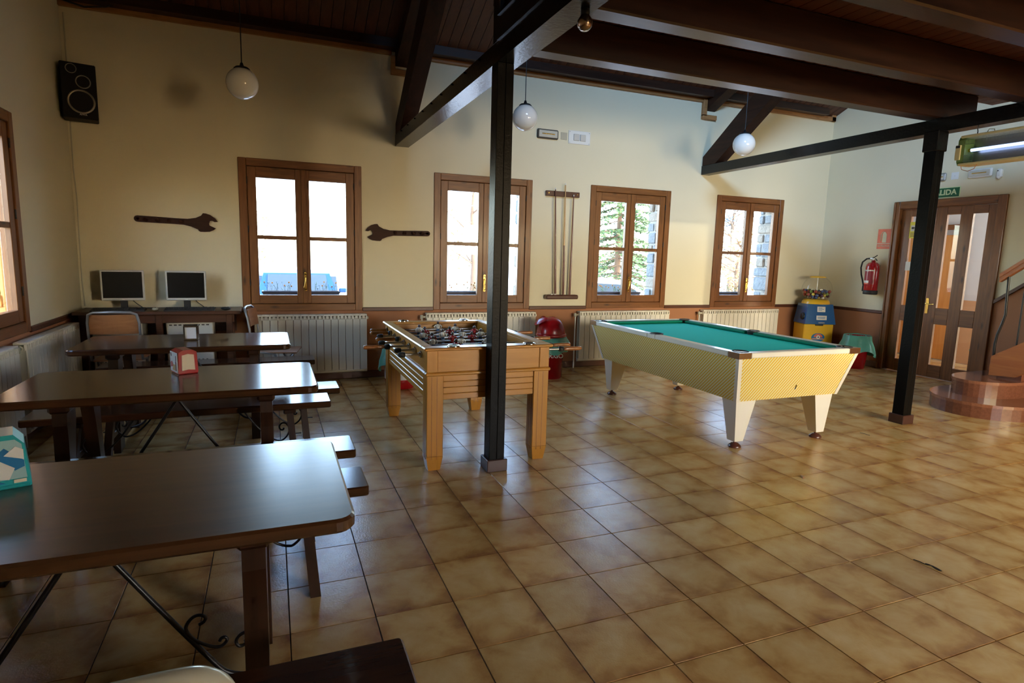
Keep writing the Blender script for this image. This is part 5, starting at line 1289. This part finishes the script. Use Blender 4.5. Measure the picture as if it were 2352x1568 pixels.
# ------------------------------------------------------------------ outside
tag(MB().box(-40, 70, YF + WT, 120, -.45, -.40).build('ground', M['concrete']), kind='structure')
def planter(x, w, label, seed, zb=.86):
    p = thing('flower_planter', label, 'planter', (x, YF + .30, zb), 0, 'planters on the outer window sills')
    MB().hexa([(-w / 2 + .02, -.06, 0), (w / 2 - .02, -.06, 0), (w / 2 - .02, .06, 0), (-w / 2 + .02, .06, 0), (-w / 2, -.075, .13), (w / 2, -.075, .13), (w / 2, .075, .13), (-w / 2, .075, .13)]).build('trough', M['planter'], p)
    MB().box(-w / 2 - .008, w / 2 + .008, -.083, .083, .122, .145, ch=.004).build('lip', M['planter'], p)
    MB().box(-w / 2 + .01, w / 2 - .01, -.065, .065, .13, .147).build('soil', M['soil'], p)
    rng = random.Random(seed); lv = MB(); fl2 = MB()
    for _ in range(int(60 * w)):
        x0, y0 = rng.uniform(-w / 2 + .03, w / 2 - .03), rng.uniform(-.05, .05); h_ = rng.uniform(.03, .11); dx, dy = rng.uniform(-.04, .04), rng.uniform(-.04, .04)
        lv.tube([(x0, y0, .14), (x0 + dx * .5, y0 + dy * .5, .145 + h_ * .6), (x0 + dx, y0 + dy, .145 + h_)], .0015, 4)
        for _ in range(4):
            t_ = rng.uniform(.3, 1); c = Vector((x0 + dx * t_, y0 + dy * t_, .145 + h_ * t_)); a = rng.uniform(0, 6.28); d = Vector((math.cos(a), math.sin(a), rng.uniform(-.2, .6))) * rng.uniform(.012, .024); s_ = d.cross(Vector((0, 0, 1))).normalized() * .007
            lv.add([c, c + d * .5 + s_, c + d, c + d * .5 - s_], [(0, 1, 2, 3)])
        if rng.random() < .35: fl2.sphere((x0 + dx, y0 + dy, .15 + h_), .010, 6, 4)
    tag(lv.build('leaves', M['leaf_green'], p), kind='stuff'); tag(fl2.build('flowers', M['flower'], p), kind='stuff')
planter(-.04, .84, 'dark planter on the sill in front of the blue car', 1); planter(1.95, .62, 'dark planter behind the window next to the front column', 2); planter(4.18, .80, 'dark planter behind the window next to the cue rack', 3); planter(6.15, .70, 'dark planter behind the window closest to the corner', 4)
sh = thing('window_shutter', 'tan wooden shutter folded open outside the side window', 'shutter', (-2.24, 3.66, .84))
for k in range(5): MB().box(-.62 + k * .124, -.622 + (k + 1) * .124, 0, .028, 0, 1.56, ch=.004).build('board', M['door_orange'], sh)
for z in (.15, 1.30): MB().box(-.60, -.02, -.02, 0, z, z + .09, ch=.004).build('ledge', M['door_orange'], sh)
def car(loc, rz, paint, label, h=1.45):
    """local: length along y (front at -y), width along x"""
    c = thing('parked_car', label, 'car', loc, rz, 'cars parked outside')
    L2, W2 = 2.1, .82
    side = [(-2.1, .28), (-2.12, .55), (-2.0, .72), (-1.15, .88), (-.55, h - .06), (-.2, h), (1.2, h - .02), (1.75, h - .14), (2.02, .95), (2.1, .60), (2.06, .28)]
    V = []; F = []; n = len(side)
    for sx, ins in ((-1, 0), (1, 0)):
        for y, z in side: V.append((sx * (W2 - (.13 if z > 1.0 else 0.0)), y, z))
    F = [tuple(range(n)), tuple(range(2 * n - 1, n - 1, -1))] + [(k, n + k, n + (k + 1) % n, (k + 1) % n) for k in range(n)]
    MB().add(V, F, 0).build('body', paint, c)
    wz0, wz1 = .92, h - .09
    MB().hexa([(-.62, -1.06, wz0), (.62, -1.06, wz0), (.60, -.60, wz1), (-.60, -.60, wz1), (-.62, -1.10, wz0 + .01), (.62, -1.10, wz0 + .01), (.60, -.64, wz1 + .01), (-.60, -.64, wz1 + .01)]).build('windscreen', M['car_glass'], c)
    MB().hexa([(-.60, 1.96, .98), (.60, 1.96, .98), (.58, 1.80, wz1), (-.58, 1.80, wz1), (-.60, 2.03, .98), (.60, 2.03, .98), (.58, 1.83, wz1), (-.58, 1.83, wz1)]).build('rear_window', M['car_glass'], c)
    for sx in (-1, 1):
        MB().prism([(-.85, .95), (-.45, h - .12), (.35, h - .10), (.35, .95)], sx * .66, sx * .84, 'yz').build('side_window', M['car_glass'], c)
        MB().prism([(.45, .95), (.45, h - .10), (1.25, h - .12), (1.65, .95)], sx * .66, sx * .84, 'yz').build('side_window', M['car_glass'], c)
        for y in (-1.35, 1.3): MB().cyl((sx * .62, y, .31), (sx * .84, y, .31), .31, n=24).cyl((sx * .84, y, .31), (sx * .85, y, .31), .19, n=20, mi=1).build('wheel', [M['tyre'], M['steel']], c)
        MB().box(sx * .55 - .14, sx * .55 + .14, -2.13, -2.08, .55, .70, ch=.02).build('headlight', M['lens'], c)
        MB().box(sx * .95 - .08, sx * .95 + .08, -.80, -.70, .95, 1.05, ch=.02).build('mirror', paint, c)
    return c
car((.16, 12.6, -.40), R(0), M['car_blue'], 'blue car parked outside the window nearest the tables', 1.42)
car((8.3, 12.6, -.40), R(70), M['car_white'], 'white car parked outside behind the cue rack window', 1.30)
def leaf_cards(mb, c, spread, n, size, rng, flat=0.0):
    for _ in range(n):
        p = Vector(c) + Vector((rng.gauss(0, spread[0]), rng.gauss(0, spread[1]), rng.gauss(0, spread[2])))
        a = Vector((rng.gauss(0, 1), rng.gauss(0, 1), rng.gauss(0, 1) * (1 - flat))).normalized(); b = a.orthogonal().normalized() * size * rng.uniform(.25, .5); a = a * size * rng.uniform(.6, 1.2)
        mb.add([p - a, p + b, p + a, p - b], [(0, 1, 2, 3)])
def tree(loc, label, h, kind, seed, mat):
    rng = random.Random(seed); t = thing('garden_tree', label, 'tree', loc, 0, 'trees in the yard')
    tk = MB(); lv = MB()
    if kind == 'fir':
        tk.cyl((0, 0, 0), (0, 0, h), .16, .02, 10)
        z = .6
        while z < h - .2:
            r = (h - z) * .36 + .15
            for q in range(9):
                a = rng.uniform(0, 6.28); e = Vector((math.cos(a) * r, math.sin(a) * r, z - .18 * r)); tk.tube([(0, 0, z + .1), e * .5 + Vector((0, 0, (z + .1) * .5)), e], [.025, .018, .006], 5)
                for u in range(7):
                    f = .25 + .75 * u / 6; p = Vector((0, 0, z + .1)).lerp(e, f); leaf_cards(lv, p, (.10, .10, .03), 7, .11, rng, .6)
            z += .30
    else:
        tk.tube([(0, 0, 0), (.05, 0, h * .3), (-.03, .04, h * .6), (.05, 0, h * .9)], [.13, .10, .06, .02], 8)
        for q in range(16):
            z = h * rng.uniform(.3, .9); a = rng.uniform(0, 6.28); r = rng.uniform(.5, 1.1) * (h * .28)
            e = Vector((math.cos(a) * r, math.sin(a) * r, z + r * .5)); tk.tube([(0, 0, z), e * .5 + Vector((0, 0, z * .5)), e], [.03, .02, .006], 5)
            for u in range(5): leaf_cards(lv, Vector((0, 0, z)).lerp(e, .4 + .15 * u), (.28, .28, .2), 11 if kind == 'full' else 5, .085, rng)
    tk.build('trunk', M['bark'], t); tag(lv.build('leaves', mat, t), kind='stuff')
tree((13.0, 19.5, -.4), 'green conifer outside behind the cue rack window', 7.5, 'fir', 5, M['needle'])
tree((15.2, 15.3, -.4), 'grey green tree outside the window closest to the corner', 5.2, 'full', 6, M['leaf_grey'])
tree((5.2, 15.0, -.4), 'thin leaved tree outside behind the front column window', 5.0, 'thin', 7, M['leaf_gold'])
tree((-1.5, 17.5, -.4), 'small golden tree outside the window with the blue car', 3.6, 'thin', 8, M['leaf_gold'])
tree((12.7, 12.2, -.4), 'golden shrub like tree outside the corner window', 2.6, 'full', 9, M['leaf_gold'])
lp = thing('lamp_post', 'thin grey lamp post outside behind the front column window', 'lamp post', (4.06, 13.0, -.4))
MB().cyl((0, 0, 0), (0, 0, 3.9), .03, .02, 10).build('pole', M['grey_tube'], lp); MB().lathe([(.09, 0), (.09, .03), (.03, .045), (.03, .3), (0, .3)], (0, 0, 0), 14).build('base', M['grey_tube'], lp)
MB().tube([(0, 0, 3.88), (.12, 0, 3.98), (.3, 0, 4.0)], .015, 8).build('arm', M['grey_tube'], lp); MB().box(.26, .52, -.06, .06, 3.95, 4.02, ch=.02).build('lantern', M['grey_tube'], lp)
